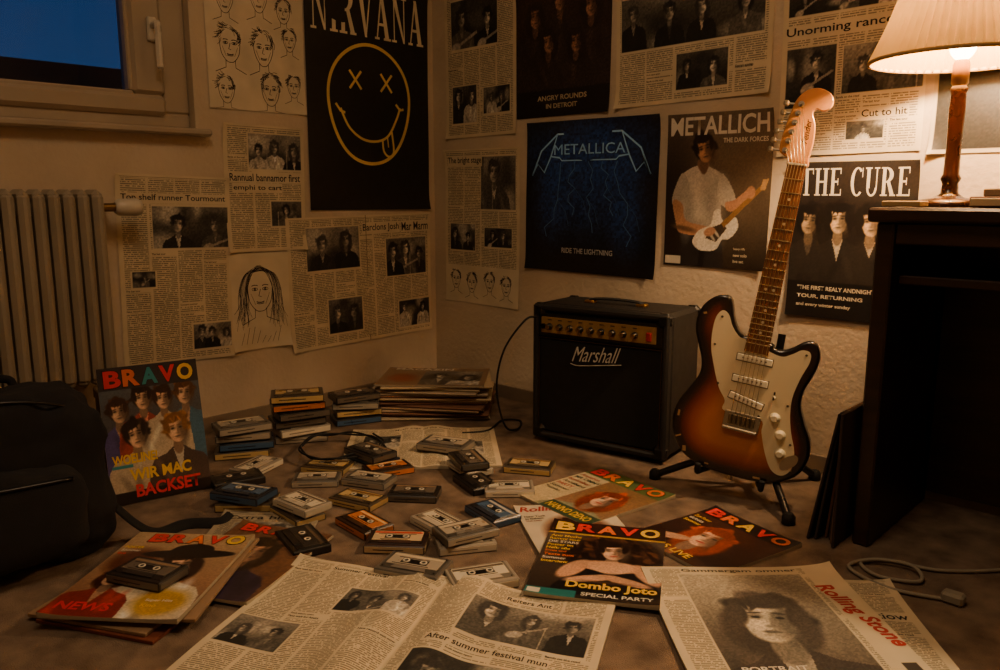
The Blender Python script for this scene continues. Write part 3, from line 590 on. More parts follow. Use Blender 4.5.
# M7 pile bottom left
mb=MB()
for k in range(3):
    mb.rbox((R.uniform(-.015,.015),R.uniform(-.015,.015),.004+k*.0075),(.26,.35,.007),R.choice([(150,120,90),(170,150,120),(120,60,40)]),.001,M=Matrix.Rotation(math.radians(R.uniform(-12,12)),4,'Z'))
mb.done('magazine_pile',[M_paper],TR(.95,-1.60,0,38))
c=Cv(.265,.36,.0018,(150,130,100)); c.grad(0,0,.265,.36,(130,88,64),(180,152,114)); c.ell(.06,.22,.05,.06,(90,50,34),soft=.6); fig(c,.165,.21,.045,(224,178,144),(40,24,18),(210,196,168),.7,lip=(160,50,40),tilt=8)
c.ell(.16,.262,.098,.02,(24,18,16),rot=4,soft=.1); c.ell(.16,.282,.045,.028,(24,18,16),rot=4,soft=.1); fig(c,.065,.15,.034,(216,168,132),(60,30,20),(130,44,36),.4,tilt=-10); c.ell(.2,.06,.05,.05,(190,150,60),soft=.5)
c.noise(0,0,.265,.36,.07,2); bravo_head(c,.04,.312,.255,.352,[RD,RD,OR,RD,YE]); c.text("NEWS",.015,.02,.12,.05,RD,.03); lines(c,.008,.28,.010,[("POSTER",YE),("Sommer",WH),("live",RD)],.05); lines(c,.17,.06,.012,[("Super Hits",WH),("Kino",YE)],.25)
lying(c,'music_magazine',.95,-1.603,39,.0255,.006,MP_gloss,7,.002,.01)
c=news(.24,.32,.003,[("Extra blatt",.1,.85,.8,.92)],[(.2,.4,.8,.8,2)],3,47,paper=(160,146,120)); lying(c,'newspaper_page',.90,-1.36,44,.0005,.004,MP_newsf,8,.002,.008)
c=Cv(.24,.33,.003,(110,76,54)); fig(c,.12,.2,.05,(200,150,120),(40,30,20),(50,40,60),.8); c.noise(0,0,.24,.33,.1,2); bravo_head(c,.02,.285,.22,.32,[RD]*5); lying(c,'music_magazine',.985,-1.43,26,.006,.005,MP_gloss,9,.002,.008)
# leaning bravo
c=Cv(.245,.35,.0016,(46,56,74)); c.grad(0,0,.245,.35,(60,40,32),(96,108,118))
for x,y,s,sh,hh in ((.04,.235,.029,(80,72,124),(60,36,22)),(.10,.262,.029,(160,66,54),(40,26,18)),(.205,.262,.029,(70,104,126),(90,56,30)),(.15,.255,.028,(200,182,154),(50,30,20)),(.075,.17,.034,(190,170,144),(40,28,20)),(.175,.17,.036,(80,64,58),(130,86,44))): fig(c,x,y,s,(232,186,150),hh,sh,0)
c.noise(0,0,.245,.35,.06,2); c.rect(.0,0,.245,.03,(30,22,20)); c.rect(0,.292,.245,.35,(54,50,54)); bravo_head(c,.012,.298,.235,.342,[RD,OR,TE,RD,YE])
c.text("WOELINE!",.012,.10,.12,.125,YE,.03,lay=2); c.text("WIR MAC",.05,.055,.2,.085,YE,.03,lay=2); c.text("BACKSET",.06,.012,.22,.045,RD,.03,lay=2); c.rect(.01,.09,.06,.098,TE)
MLn=TR(.478,-1.385,0.001,79)@Matrix.Rotation(math.radians(90-13),4,'X')@Matrix.Translation((0,.176,0))
c.build('music_magazine',MLn,MP_gloss,.004,fbend(10,.002,.245,.35,.006))
mb=MB(); mb.rbox((0,0,.12),(.20,.13,.24),(92,70,48),.003); mb.rbox((0,0,.245),(.206,.136,.03),(104,80,54),.003); mb.done('shoe_box',[M_paper],TR(.285,-1.35,0,81))
# newspaper stack
mb=MB()
for k in range(14):
    w,d=R.uniform(.37,.42),R.uniform(.27,.31); t=.0078; z=.001+k*.0084
    rot=TR(R.uniform(-.016,.016),R.uniform(-.012,.012),0,R.uniform(-7,7)); col=R.choice([(224,208,176),(206,188,156),(180,152,122),(216,192,152),(150,106,82),(196,176,150)])
    mb.rbox((0,0,z+t/2),(w,d,t),col,.0028,M=rot)
    mb.rbox((0,-d/2+.001,z+t/2),(w*.99,.004,t*.35),kk(col,.6),.001,M=rot)
mb.done('newspaper_stack',[M_paper],TR(.335,-.31,0,40))
c=Cv(.385,.29,.003,(150,120,90)); bwphoto(c,.15,.02,.365,.24,2,61,1.2); c.ell(.08,.12,.05,.06,(160,60,40),soft=.8,a=.7); c.text("MAGAZIN",.03,.25,.25,.28,WH,.02); lying(c,'music_magazine',.335,-.31,40,.119,.003,MP_gloss,11,.002,.006)

# ================================================================ room shell
def box(name,x0,y0,z0,x1,y1,z1,mat):
    mb=MB(); mb.rbox(((x0+x1)/2,(y0+y1)/2,(z0+z1)/2),(x1-x0,y1-y0,z1-z0),(200,200,200),.0005); return mb.done(name,[mat])
XM,YM,ZM=3.7,-3.4,2.45
box('floor',-.3,YM-.1,-.1,XM+.1,.1,0,M_floor); box('ceiling',-.3,YM-.1,ZM,XM+.1,.1,ZM+.1,M_ceil)
box('wall_back',-.3,0,0,XM+.1,.1,ZM,M_wall); box('wall_right',XM,YM,0,XM+.1,0,ZM,M_wall); box('wall_front',-.3,YM-.1,0,XM+.1,YM,ZM,M_wall)
WY0,WY1,WZ0,WZ1=-2.15,-1.0,.985,2.05
mb=MB()
for a in ((-.3,YM,0,0,0,WZ0),(-.3,YM,WZ1,0,0,ZM),(-.3,WY1,WZ0,0,0,WZ1),(-.3,YM,WZ0,0,WY0,WZ1)):
    mb.rbox(((a[0]+a[3])/2,(a[1]+a[4])/2,(a[2]+a[5])/2),(a[3]-a[0],a[4]-a[1],a[5]-a[2]),(200,200,200),.0003)
mb.done('wall_left',[M_wall])
box('baseboard_back',.012,-.012,0,XM,-.0002,.05,M_base); box('baseboard_left',.0002,YM,0,.012,-.0002,.05,M_base)
def mat_glass():
    m=bpy.data.materials.new('window_glass');m.use_nodes=True;nt=m.node_tree;nt.nodes.clear()
    o=N(nt,'ShaderNodeOutputMaterial');t=N(nt,'ShaderNodeBsdfTransparent');g=N(nt,'ShaderNodeBsdfGlossy');g.inputs['Roughness'].default_value=.02
    fr=N(nt,'ShaderNodeFresnel');fr.inputs[0].default_value=1.7;mx=N(nt,'ShaderNodeMixShader');nt.links.new(fr.outputs[0],mx.inputs[0]);nt.links.new(t.outputs[0],mx.inputs[1]);nt.links.new(g.outputs[0],mx.inputs[2]);nt.links.new(mx.outputs[0],o.inputs[0]);return m
win=link(bpy.data.objects.new('window_1',None))
mb=MB(); g=(190,178,158)
def fr4(y0,z0,y1,z1,w,x0,x1,b,wz=None):
    xc=(x0+x1)/2;d=x1-x0;wz=wz or w
    mb.rbox((xc,(y0+y1)/2,z0+wz/2),(d,y1-y0,wz),g,b);mb.rbox((xc,(y0+y1)/2,z1-wz/2),(d,y1-y0,wz),g,b)
    mb.rbox((xc,y0+w/2,(z0+z1)/2),(d,w,z1-z0-2*wz),g,b);mb.rbox((xc,y1-w/2,(z0+z1)/2),(d,w,z1-z0-2*wz),g,b)
fr4(WY0,WZ0,WY1,WZ1,.085,-.10,-.03,.006,.045)
fr4(WY0+.07,WZ0+.035,WY1-.08,WZ1-.035,.10,-.085,-.012,.012,.06)
fr4(WY0+.165,WZ0+.09,WY1-.175,WZ1-.09,.014,-.075,-.022,.004)
mb.done('frame',[M_frame],parent=win)
mb=MB(); mb.rbox((.0,(WY0+WY1)/2,WZ0-.012),(.09,WY1-WY0+.07,.022),g,.006); mb.done('sill',[M_frame],TR(.0,0,0),parent=win)
mb=MB(); mb.rbox((-.006,-1.115,1.27),(.012,.028,.07),(206,196,176),.004); mb.cyl((-.004,-1.115,1.28),(.035,-1.115,1.28),.009,(206,196,176)); mb.rbox((.036,-1.115,1.22),(.014,.02,.14),(206,196,176),.006); mb.done('handle',[M_gl],parent=win)
mb=MB(); y0,y1,z0,z1=WY0+.17,WY1-.18,WZ0+.095,WZ1-.095; mb.add([(-.05,y0,z0),(-.05,y1,z0),(-.05,y1,z1),(-.05,y0,z1)],[[0,1,2,3]],(255,255,255)); mb.done('glass_pane',[mat_glass()],parent=win)
M_house=mat_noise('dark_render',(18,16,16),(26,24,24),1,.9,0); M_ground=mat_noise('night_lawn',(16,20,14),(24,28,18),2,.95,.3,9)
box('neighbouring_house',-16,-14,-3,-10,6,2.6,M_house); box('ground_outside',-30,-30,-3.2,-.32,30,-3,M_ground)

# ================================================================ radiator
mb=MB(); rc=(190,190,190)
n=22
for i in range(n):
    y=-1.36-i*.037
    for x in (.055,.122):
        mb.rbox((x,y,.52),(.040,.030,.53),rc,.011)
    mb.rbox((.088,y,.775),(.10,.028,.04),rc,.013); mb.rbox((.088,y,.262),(.10,.028,.04),rc,.013)
mb.cyl((.088,-1.35,.745),(.088,-1.36-n*.037,.745),.02,rc); mb.cyl((.088,-1.35,.29),(.088,-1.36-n*.037,.29),.02,rc)
for y in (-1.5,-2.0): mb.rbox((.088,y,.125),(.03,.02,.25),rc,.004)
rad=mb.done('radiator',[M_rad])
mb=MB(); mb.cyl((.088,-1.355,.745),(.088,-1.30,.745),.012,(150,120,80),mi=1); mb.cyl((.088,-1.31,.745),(.004,-1.31,.745),.011,(150,140,120),mi=1)
M_=TR(.088,-1.30,.745)@Matrix.Rotation(math.radians(-90),4,'X'); mb.lathe([(.016,0),(.024,.01),(.026,.06),(.022,.072),(.01,.076)],(206,196,176),20,0,M_); mb.done('thermostat_valve',[M_plas,M_metal],parent=rad)

# ================================================================ amplifier
amp=link(bpy.data.objects.new('guitar_amplifier',None))
AW,AD,AH=.456,.24,.43; A=TR(.845,-.345,.016,9); K=(28,26,25)
mb=MB(); t=.02
mb.rbox((AW/2,AD/2+.012,AH/2),(AW,AD-.024,AH),K,.012)
mb.rbox((AW/2,.014,AH-t/2),(AW,.03,t),K,.006);mb.rbox((AW/2,.014,t/2),(AW,.03,t),K,.006);mb.rbox((t/2,.014,AH/2),(t,.03,AH-.01),K,.006);mb.rbox((AW-t/2,.014,AH/2),(t,.03,AH-.01),K,.006)
for x in (.02,AW-.02):
    for z in(.02,AH-.02):
        for y in(.016,AD-.014): mb.rbox((x,y,z),(.046,.036,.046),(14,13,13),.012,mi=1)
for x in(.05,AW-.05):
    for y in(.05,AD-.04): mb.cyl((x,y,-.016),(x,y,.002),.016,(14,13,13),mi=1)
mb.done('cabinet',[M_tolex,M_plas],A,parent=amp)
mb=MB(); mb.rbox((AW/2,.016,.172),(AW-2*t,.012,.296),(20,19,19),.002); mb.done('speaker_grille',[M_cloth],A,parent=amp)
mb=MB(); go=(200,150,76)
for a,b in(((t,.006,.022),(AW-t,.006,.022)),((t,.006,.325),(AW-t,.006,.325)),((t+.002,.006,.022),(t+.002,.006,.325)),((AW-t-.002,.006,.022),(AW-t-.002,.006,.325))): mb.cyl(a,b,.0012,(120,92,50),8,mi=1)
mb.rbox((AW/2,.012,.366),(AW-2*t,.014,.072),(30,26,22),.002)
mb.rbox((AW/2-.004,.004,.366),(AW-2*t-.03,.004,.05),(160,124,72),.001)
for i in range(9):
    x=.062+i*.036; Q=TR(x,.002,.362)@Matrix.Rotation(math.radians(90),4,'X'); mb.lathe([(.0105,0),(.0105,.004),(.0085,.006),(.0078,.016),(.001,.0165)],(30,25,21),16,0,Q); mb.lathe([(.007,.0166),(.007,.0172)],(200,160,96),12,1,Q); mb.rbox((x,-.0152,.366),(.0015,.001,.007),(60,46,30),.0003)
    mb.rbox((x,.0015,.383),(.014,.001,.003),(60,40,24),.0003)
for x in(.395,): mb.rbox((x,.0,.362),(.016,.01,.026),(150,24,18),.002)
mb.cyl((.04,.003,.362),(.04,-.006,.362),.008,(60,56,50),mi=1)
mb.done('control_panel',[M_plas,M_metal],A,parent=amp)
mb=MB(); v,f,_=textmesh("Marshall",-.006,.55); lw,lh=.165,.046; cc=[(x*lw+.14,.0065,y*lh+.26+.012*x) for x,y in v]; mb.add(cc,f,(236,230,214)); mb.add([(a,b-.0015,c_) for a,b,c_ in cc],f,(236,230,214)); mb.tube(smooth_open([(.136,.005,.253),(.16,.005,.249),(.22,.005,.256),(.308,.005,.268)],6),.0012,(236,230,214),6); mb.done('logo',[M_gl],A,parent=amp)
mb=MB(); mb.tube(smooth_open([(.14,.12,AH+.001),(.15,.12,AH+.012),(.228,.12,AH+.016),(.306,.12,AH+.012),(.316,.12,AH+.001)],6),.011,(18,17,16),10,flat=.4)
for x in(.14,.316): mb.rbox((x,.12,AH+.004),(.034,.026,.01),go,.003,mi=1)
mb.done('carry_handle',[M_rubber,M_metal],A,parent=amp)
mb=MB(); mb.tube(smooth_open([(.868,-.352,.405),(.862,-.40,.40),(.80,-.43,.30),(.74,-.40,.16),(.74,-.36,.03),(.74,-.30,.006),(.68,-.22,.006),(.63,-.26,.006),(.68,-.38,.006),(.64,-.46,.006)],8),.0035,(20,18,16)); mb.done('instrument_cable',[M_rubber])

# ================================================================ electric guitar
P0=Vector((1.558,-.375,.070));P1=Vector((1.650,-.235,1.02)); yv=(P1-P0).normalized(); nrm=Vector((.30,-1,0)); nrm=(nrm-yv*nrm.dot(yv)).normalized(); xv=yv.cross(nrm)
G=Matrix.Identity(4)
for i in range(3): G[i][0]=xv[i];G[i][1]=yv[i];G[i][2]=nrm[i];G[i][3]=P0[i]
G=G@Matrix.Diagonal((.00106,.00098,.001,1))
out=smooth_closed([(0,0),(-60,3),(-115,22),(-150,62),(-164,112),(-158,160),(-138,204),(-121,246),(-124,284),(-139,322),(-152,358),(-154,392),(-145,424),(-126,448),(-104,460),(-86,456),(-78,438),(-70,410),(-56,382),(-38,368),(-26,366),(26,360),(38,350),(56,350),(76,362),(94,378),(112,386),(128,378),(138,356),(138,326),(130,292),(121,260),(121,222),(137,180),(157,140),(163,98),(150,52),(112,18),(60,3)],7)
outr=out[::-1]
if sum(outr[i-1][0]*outr[i][1]-outr[i][0]*outr[i-1][1] for i in range(len(outr)))<0: outr=out
def dist(p):
    d=1e9
    for i in range(len(outr)):
        a=outr[i-1];b=outr[i];dx,dy=b[0]-a[0],b[1]-a[1];l=dx*dx+dy*dy
        t=0 if l==0 else max(0,min(1,((p[0]-a[0])*dx+(p[1]-a[1])*dy)/l)); d=min(d,math.hypot(p[0]-a[0]-t*dx,p[1]-a[1]-t*dy))
    return d
def inside(p,P=outr):
    r=False
    for i in range(len(P)):
        xa,ya=P[i];xb,yb=P[i-1]
        if (ya>p[1])!=(yb>p[1]) and p[0]<(xb-xa)*(p[1]-ya)/(yb-ya)+xa: r=not r
    return r
def burst(d):
    st=[(0,(12,8,7)),(14,(20,9,6)),(28,(92,30,13)),(46,(150,66,24)),(76,(190,112,46)),(200,(200,128,56))]
    for (a,ca),(b,cb) in zip(st,st[1:]):
        if d<=b: t=(d-a)/(b-a); return tuple(x+(y-x)*t for x,y in zip(ca,cb))
gt=link(bpy.data.objects.new('electric_guitar',None))
mb=MB(); n=len(outr); nn=[]
for i in range(n):
    a=Vector(outr[i-1]);c_=Vector(outr[(i+1)%n]);t=(c_-a).normalized();nn.append((-t.y,t.x))
rings=[(7,-22),(3,-21),(.8,-19),(0,-15),(0,15),(.8,19),(3,21),(7,22)]
vs=[];fs=[];cs=[]
for d,z in rings:
    for i in range(n): vs.append((outr[i][0]+nn[i][0]*d,outr[i][1]+nn[i][1]*d,z)); cs.append((*L((16,9,7)),1))
for k in range(len(rings)-1):
    for i in range(n): j=(i+1)%n; fs.append([k*n+i,k*n+j,(k+1)*n+j,(k+1)*n+i])
mb.add(vs,fs,cs,0,None,True); mb.add(vs[:n],[list(range(n))[::-1]],(16,9,7))
rim=[(outr[i][0]+nn[i][0]*7,outr[i][1]+nn[i][1]*7) for i in range(n)]
pts=[Vector(p) for p in rim]
for gx in range(-160,170,9):
    for gy in range(5,470,9):
        if inside((gx,gy),rim) and dist((gx,gy))>11: pts.append(Vector((gx,gy)))
res=delaunay_2d_cdt(pts,[(i,(i+1)%n) for i in range(n)],[list(range(n))],1,.01)
vv=[(p.x,p.y,22) for p in res[0]]; cs=[(*L(burst(dist((p.x,p.y)))),1) for p in res[0]]
mb.add(vv,[list(f) for f in res[2]],cs,0,None,True)
for x,y,w_,h_,a in ((-140,70,14,4,30),(-120,40,8,14,10),(-150,130,5,16,0),(60,14,16,5,5),(-60,16,10,4,0),(-136,405,8,5,20),(130,60,5,12,0)): mb.rbox((0,0,22.1),(w_,h_,.4),(170,130,84),.1,M=TR(x,y,0,a))
mb.done('body',[M_gl],G,parent=gt)
CR=(236,218,176)
mb=MB(); pg=smooth_closed([(-28,358),(-46,362),(-66,384),(-80,412),(-96,420),(-108,400),(-110,360),(-104,316),(-92,280),(-80,248),(-66,218),(-48,192),(-44,165),(40,165),(50,132),(66,86),(88,46),(114,38),(132,62),(130,104),(114,150),(103,196),(100,240),(108,290),(120,335),(116,358),(98,360),(80,346),(58,334),(28,340)],5)
if sum(pg[i-1][0]*pg[i][1]-pg[i][0]*pg[i-1][1] for i in range(len(pg)))<0: pg=pg[::-1]
mb.extr(pg,22.2,24.6,CR)
for y,rt in((204,-11),(256,0),(312,0)):
    Q=TR(0,y,0,rt); mb.rbox((0,0,26.5),(82,17,5),(246,236,206),1.5,M=Q); mb.rbox((0,0,24.7),(86,21,.6),(120,104,80),.2,M=Q)
    for k in range(6): mb.cyl((-26+k*10.4,0,28.5),(-26+k*10.4,0,29.6),2.4,(120,110,94),10,0,Q)
for x,y in((72,178),(92,138),(100,92)): Q=TR(x,y,24.5); mb.lathe([(13,0),(12.5,3),(9.5,6),(9,15),(7,17)],(240,226,188),20,0,Q)
mb.rbox((60,232,27),(4,22,3),(60,50,40),1,M=TR(0,0,0,0)); mb.cyl((60,232,27),(66,228,42),2.2,(230,214,172),8)
for x,y in((-94,404),(-98,330),(-72,232),(36,172),(122,60),(118,120),(94,215),(110,350)): mb.cyl((x,y,24.4),(x,y,25.6),3,(120,112,96),10,1)
mb.done('pickguard_and_pickups',[M_gl,M_metal],G,parent=gt)
mb=MB(); ch=(190,182,166)
mb.rbox((0,148,25),(84,44,5),ch,1.5,0); mb.rbox((0,126,30),(82,8,14),ch,2)
for k in range(6): mb.rbox((-26.5+k*10.6,150,31),(9,26,8),(150,138,116),1.5)
mb.extr(smooth_closed([(112,52),(136,70),(142,90),(132,98),(112,84),(104,64)],4),24.7,26,ch)
mb.cyl((-2,-14,0),(-2,3,0),5,ch,12); mb.done('bridge',[M_metal],G,parent=gt)
mb=MB(); NT=808
mb.add([(-28,330,24.7),(28,330,24.7),(21,NT,24.7),(-21,NT,24.7),(-28,330,29),(28,330,29),(21,NT,29),(-21,NT,29)],[[3,2,1,0],[4,5,6,7],[0,1,5,4],[1,2,6,5],[2,3,7,6],[3,0,4,7]],(124,76,42))
pr=[]; 
for y,w in((326,28),(NT+8,21)):
    for k in range(9): a=math.pi+math.pi*k/8; pr.append((w*math.cos(a),y,24.7+20*math.sin(a)))
fs=[[k,k+1,9+k+1,9+k] for k in range(8)]+[[8,7,6,5,4,3,2,1,0],[9+k for k in range(9)]]; mb.add(pr,fs,(190,130,66),0,None,True)
for k in range(1,22):
    y=160+648/(2**(k/12)); w=21+(28-21)*(NT-y)/(NT-330)
    if y>332: mb.rbox((0,y,29.5),(w*2,2.4,1.6),(210,190,150),.6,1)
for k in(3,5,7,9,15,17,19): y=160+648*(2**(-(k-.5)/12)); mb.cyl((0,y,28.8),(0,y,29.4),3.6,(226,210,170),12)
y=160+648*(2**(-11.5/12))
for x in(-9,9): mb.cyl((x,y,28.8),(x,y,29.4),3.6,(226,210,170),12)
mb.rbox((0,NT,28),(43,5,9),(230,220,190),1)
hs=smooth_closed([(-21,NT-4),(-23,NT+12),(-36,NT+20),(-47,NT+34),(-45,NT+80),(-38,NT+130),(-30,NT+160),(-12,NT+182),(14,NT+188),(38,NT+178),(48,NT+160),(44,NT+142),(30,NT+134),(16,NT+138),(10,NT+126),(20,NT+100),(24,NT+60),(22,NT+20),(21,NT-4)],4)
if sum(hs[i-1][0]*hs[i][1]-hs[i][0]*hs[i-1][1] for i in range(len(hs)))<0: hs=hs[::-1]
mb.extr(hs,8,22,(196,132,66),b=2)
v,f,_=textmesh("Fender",.0,.35); mb.add([(12-(y_*14)*1.0,NT+52+x_*60,22.5) for x_,y_ in v],f,(50,30,18))
mb.done('neck_and_headstock',[M_gl,M_metal],G,parent=gt)
mb=MB()
for k in range(6):
    y=NT+32+k*23; x=-33+k*2.8; mb.cyl((x,y,20),(x,y,34),4,ch,12); mb.cyl((x,y,15),(x-30,y,15),2.5,ch,8); mb.rbox((x-34,y,15),(13,15,9),(196,186,160),3.5); mb.cyl((x,y,22),(x,y,24),7,ch,12)
    xb=-26.5+k*10.6; xn=-17+k*6.8
    mb.tube([(xb,150,36),(xn,NT,33),(x+3,y,29)],.75,(200,180,140),5)
mb.done('tuners_and_strings',[M_metal],G,parent=gt)
# stand
mb=MB(); S=(22,20,19)
hub=Vector((1.575,-.25,.115)); feet=[(1.33,-.375,.012),(1.735,-.42,.012),(1.655,-.075,.012)]
for q in feet: mb.tube(smooth_open([tuple(hub),tuple((hub+Vector(q))/2+Vector((0,0,.01))),q],6),.010,S); mb.lathe([(.012,-.012),(.016,-.01),(.016,.008),(.010,.016)],(12,11,11),14,1,TR(*q))
mb.cyl(tuple(hub-Vector((0,0,.02))),(1.595,-.205,.42),.010,S); mb.lathe([(.018,-.03),(.02,0),(.018,.02)],S,16,0,TR(*hub))
def gp(x,y,z): return tuple(G@Vector((x,y,z)))
for g in(-1,1): mb.tube(smooth_open([tuple(hub),gp(g*60,-8,-45),gp(g*72,-10,0),gp(g*76,-8,32),gp(g*76,14,38)],6),.008,(16,15,14),mi=1)
mb.done('guitar_stand',[M_plas,M_rubber])

# ================================================================ desk
dk=MB(); DX0,DX1,DY=1.885,3.15,-.44; w=(200,200,200)
dk.rbox(((DX0+DX1)/2,DY/2-.004,.739),(DX1-DX0+.03,-DY+.0,.03),w,.005)
dk.rbox((DX0+.018,DY/2,.362),(.036,-DY-.03,.722),w,.004)
dk.rbox((DX1-.018,DY/2,.362),(.036,-DY-.03,.722),w,.004)
dk.rbox(((DX0+DX1)/2,DY/2+.02,.60),(DX1-DX0-.075,-DY-.08,.02),w,.003)
dk.rbox(((DX0+DX1)/2,DY+.03,.70),(DX1-DX0-.075,.02,.045),w,.003)
dk.rbox((2.62,DY/2,.362),(.03,-DY-.03,.722),w,.003)
for k in range(3): dk.rbox((2.89,DY+.012,.12+k*.2),(.46,.02,.185),w,.004); 
dk.rbox(((DX0+DX1)/2,-.03,.38),(DX1-DX0-.08,.015,.70),w,.002)
for k in range(3): dk.cyl((2.89,DY+.002,.13+k*.2),(2.89,DY-.02,.13+k*.2),.012,(150,110,60))
dk.done('desk',[M_wood])
mb=MB()
for k,(x,tl,cl) in enumerate(((1.865,0,(60,44,32)),(1.853,2,(110,84,60)),(1.843,3.5,(60,44,34)),(1.831,5,(110,74,50)),(1.817,7,(60,50,42)),(1.803,9.5,(44,34,30)))):
    Q=TR(x,-.30,.001,0,0,tl); mb.rbox((0,R.uniform(-.03,.02),.155),(.006,.31,.31),cl,.0015,M=Q)
mb.done('record_sleeves',[M_paper])
# lamp
LX,LY=1.968,-.235; lp=link(bpy.data.objects.new('table_lamp',None)); Z0=.755
mb=MB(); Q=TR(LX,LY,Z0)
mb.lathe([(.066,0),(.068,.006),(.06,.014),(.03,.02),(.018,.028),(.016,.05),(.021,.06),(.016,.07),(.015,.13),(.0165,.2),(.015,.24),(.018,.25),(.012,.258)],(66,34,18),32,0,Q)
mb.lathe([(.012,.255),(.017,.262),(.017,.30),(.013,.31)],(190,150,90),20,1,Q); mb.done('stem',[M_gl,M_metal],parent=lp)
ZB,ZT,RB,RT=1.066,1.262,.18,.112
mb=MB(); n=116; vs=[];fs=[]
for j in range(9):
    t=j/8; z=ZB+(ZT-ZB)*t; r0=RB+(RT-RB)*t-.006*math.sin(math.pi*t)
    for i in range(n):
        a=2*math.pi*i/n; r=r0+(.0065 if i%2 else -.0065)*(1-.3*t); vs.append((LX+r*math.cos(a),LY+r*math.sin(a),z))
for j in range(8):
    for i in range(n): k=(i+1)%n; fs.append([j*n+i,j*n+k,(j+1)*n+k,(j+1)*n+i])
mb.add(vs,fs,(255,255,255))
m=bpy.data.materials.new('pleated_shade_fabric');m.use_nodes=True;nt=m.node_tree;nt.nodes.clear()
o=N(nt,'ShaderNodeOutputMaterial');d=N(nt,'ShaderNodeBsdfDiffuse');tr=N(nt,'ShaderNodeBsdfTranslucent');mx=N(nt,'ShaderNodeMixShader');mx.inputs[0].default_value=.055
tc=N(nt,'ShaderNodeTexCoord');nz=N(nt,'ShaderNodeTexNoise');nz.inputs['Scale'].default_value=25;nt.links.new(tc.outputs['Object'],nz.inputs['Vector']);cr=N(nt,'ShaderNodeValToRGB');cr.color_ramp.elements[0].color=(.50,.31,.09,1);cr.color_ramp.elements[1].color=(.60,.40,.13,1);nt.links.new(nz.outputs['Fac'],cr.inputs[0])
nt.links.new(cr.outputs[0],d.inputs[0]);nt.links.new(cr.outputs[0],tr.inputs[0]);nt.links.new(d.outputs[0],mx.inputs[1]);nt.links.new(tr.outputs[0],mx.inputs[2]);nt.links.new(mx.outputs[0],o.inputs[0])
mb.done('pleated_shade',[m],parent=lp)
mb=MB()
for r,z in((RB+.002,ZB),(RT+.002,ZT)): mb.tube([(LX+r*math.cos(a),LY+r*math.sin(a),z) for a in [2*math.pi*i/64 for i in range(65)]],.0045,(190,150,96),6)
for k in range(3): a=k*2.094; mb.tube([(LX,LY,ZT-.01),(LX+RT*math.cos(a),LY+RT*math.sin(a),ZT-.002)],.0015,(150,120,80),5)
mb.tube([(LX+.0,LY+.014,1.06),(LX,LY+.045,1.12),(LX,LY+.04,1.2),(LX,LY,ZT-.01)],.0015,(150,120,80),5)
mb.done('shade_rims',[M_cloth],parent=lp)
mb=MB(); mb.super((0,0,0),(.055,.055,.075),(255,255,255),1,24,16,M=TR(LX,LY,1.10))
m,nt,b=newmat('bulb_glow'); b.inputs['Base Color'].default_value=(.9,.8,.6,1); b.inputs['Emission Color'].default_value=(1,.70,.40,1); b.inputs['Emission Strength'].default_value=30
mb.done('bulb',[m],parent=lp)
li=bpy.data.lights.new('bulb_light','POINT'); li.energy=66; li.color=(1,.65,.35); li.shadow_soft_size=.035; lo=link(bpy.data.objects.new('bulb_light',li)); lo.parent=lp; lo.location=(LX,LY,1.165)
mb=MB(); mb.rbox((1.925,-.385,.762),(.075,.06,.012),(170,140,90),.002); mb.rbox((2.14,-.32,.766),(.19,.13,.022),(90,60,44),.002); mb.rbox((2.14,-.32,.766),(.186,.134,.015),(190,170,130),.001); mb.rbox((2.15,-.31,.785),(.17,.12,.016),(150,130,100),.002); mb.done('desk_books',[M_paper])
# added warm fill light on the ceiling, out of view, in an invented fixture
mb=MB(); mb.lathe([(.32,0),(.33,-.02),(.32,-.05),(.28,-.07),(.02,-.085)],(240,230,210),40,0,TR(1.75,-1.75,2.449)); m_=mb.done('fill_light_housing',[M_plas])
li=bpy.data.lights.new('ceiling_fill','AREA'); li.shape='DISK'; li.size=.8; li.energy=14; li.color=(1,.70,.43); lo=link(bpy.data.objects.new('ceiling_fill',li)); lo.location=(1.75,-1.75,2.34); lo.parent=m_

# ================================================================ backpack
bp=MB(); K1=(26,25,27); BM=TR(.635,-1.78,.0,80,-6)
bp.super((0,0,.185),(.40,.21,.37),K1,.5,72,48,M=BM,wr=.13,seed=3)
bp.super((0,-.105,.125),(.28,.10,.20),(30,29,31),.5,56,32,M=BM,wr=.13,seed=9)
bp.tube([tuple(BM@Vector((-.115+.23*t,-.152-.006*math.sin(math.pi*t),.195))) for t in [i/10 for i in range(11)]],.004,(70,68,66),6,mi=1)
bp.tube(smooth_open([tuple(BM@Vector(q)) for q in((-.16,-.03,.23),(-.15,-.07,.32),(0,-.088,.36),(.15,-.07,.32),(.16,-.03,.23))],6),.0035,(70,68,66),6,mi=1)
bp.tube(smooth_open([tuple(BM@Vector(q)) for q in((-.04,.03,.36),(-.035,.03,.395),(.035,.03,.395),(.04,.03,.36))],6),.009,(18,17,18),8)
for g in(-1,1): bp.tube(smooth_open([tuple(BM@Vector(q)) for q in((g*.07,.09,.34),(g*.12,.13,.24),(g*.14,.12,.10),(g*.13,.08,.03))],6),.022,(20,19,20),8,flat=.3)
bp.tube(smooth_open([(.68,-1.60,.12),(.72,-1.55,.05),(.72,-1.50,.012),(.71,-1.43,.008),(.76,-1.37,.008),(.74,-1.33,.008)],8),.016,(18,17,18),8,flat=.3)
bp.done('backpack',[M_cloth,M_metal])

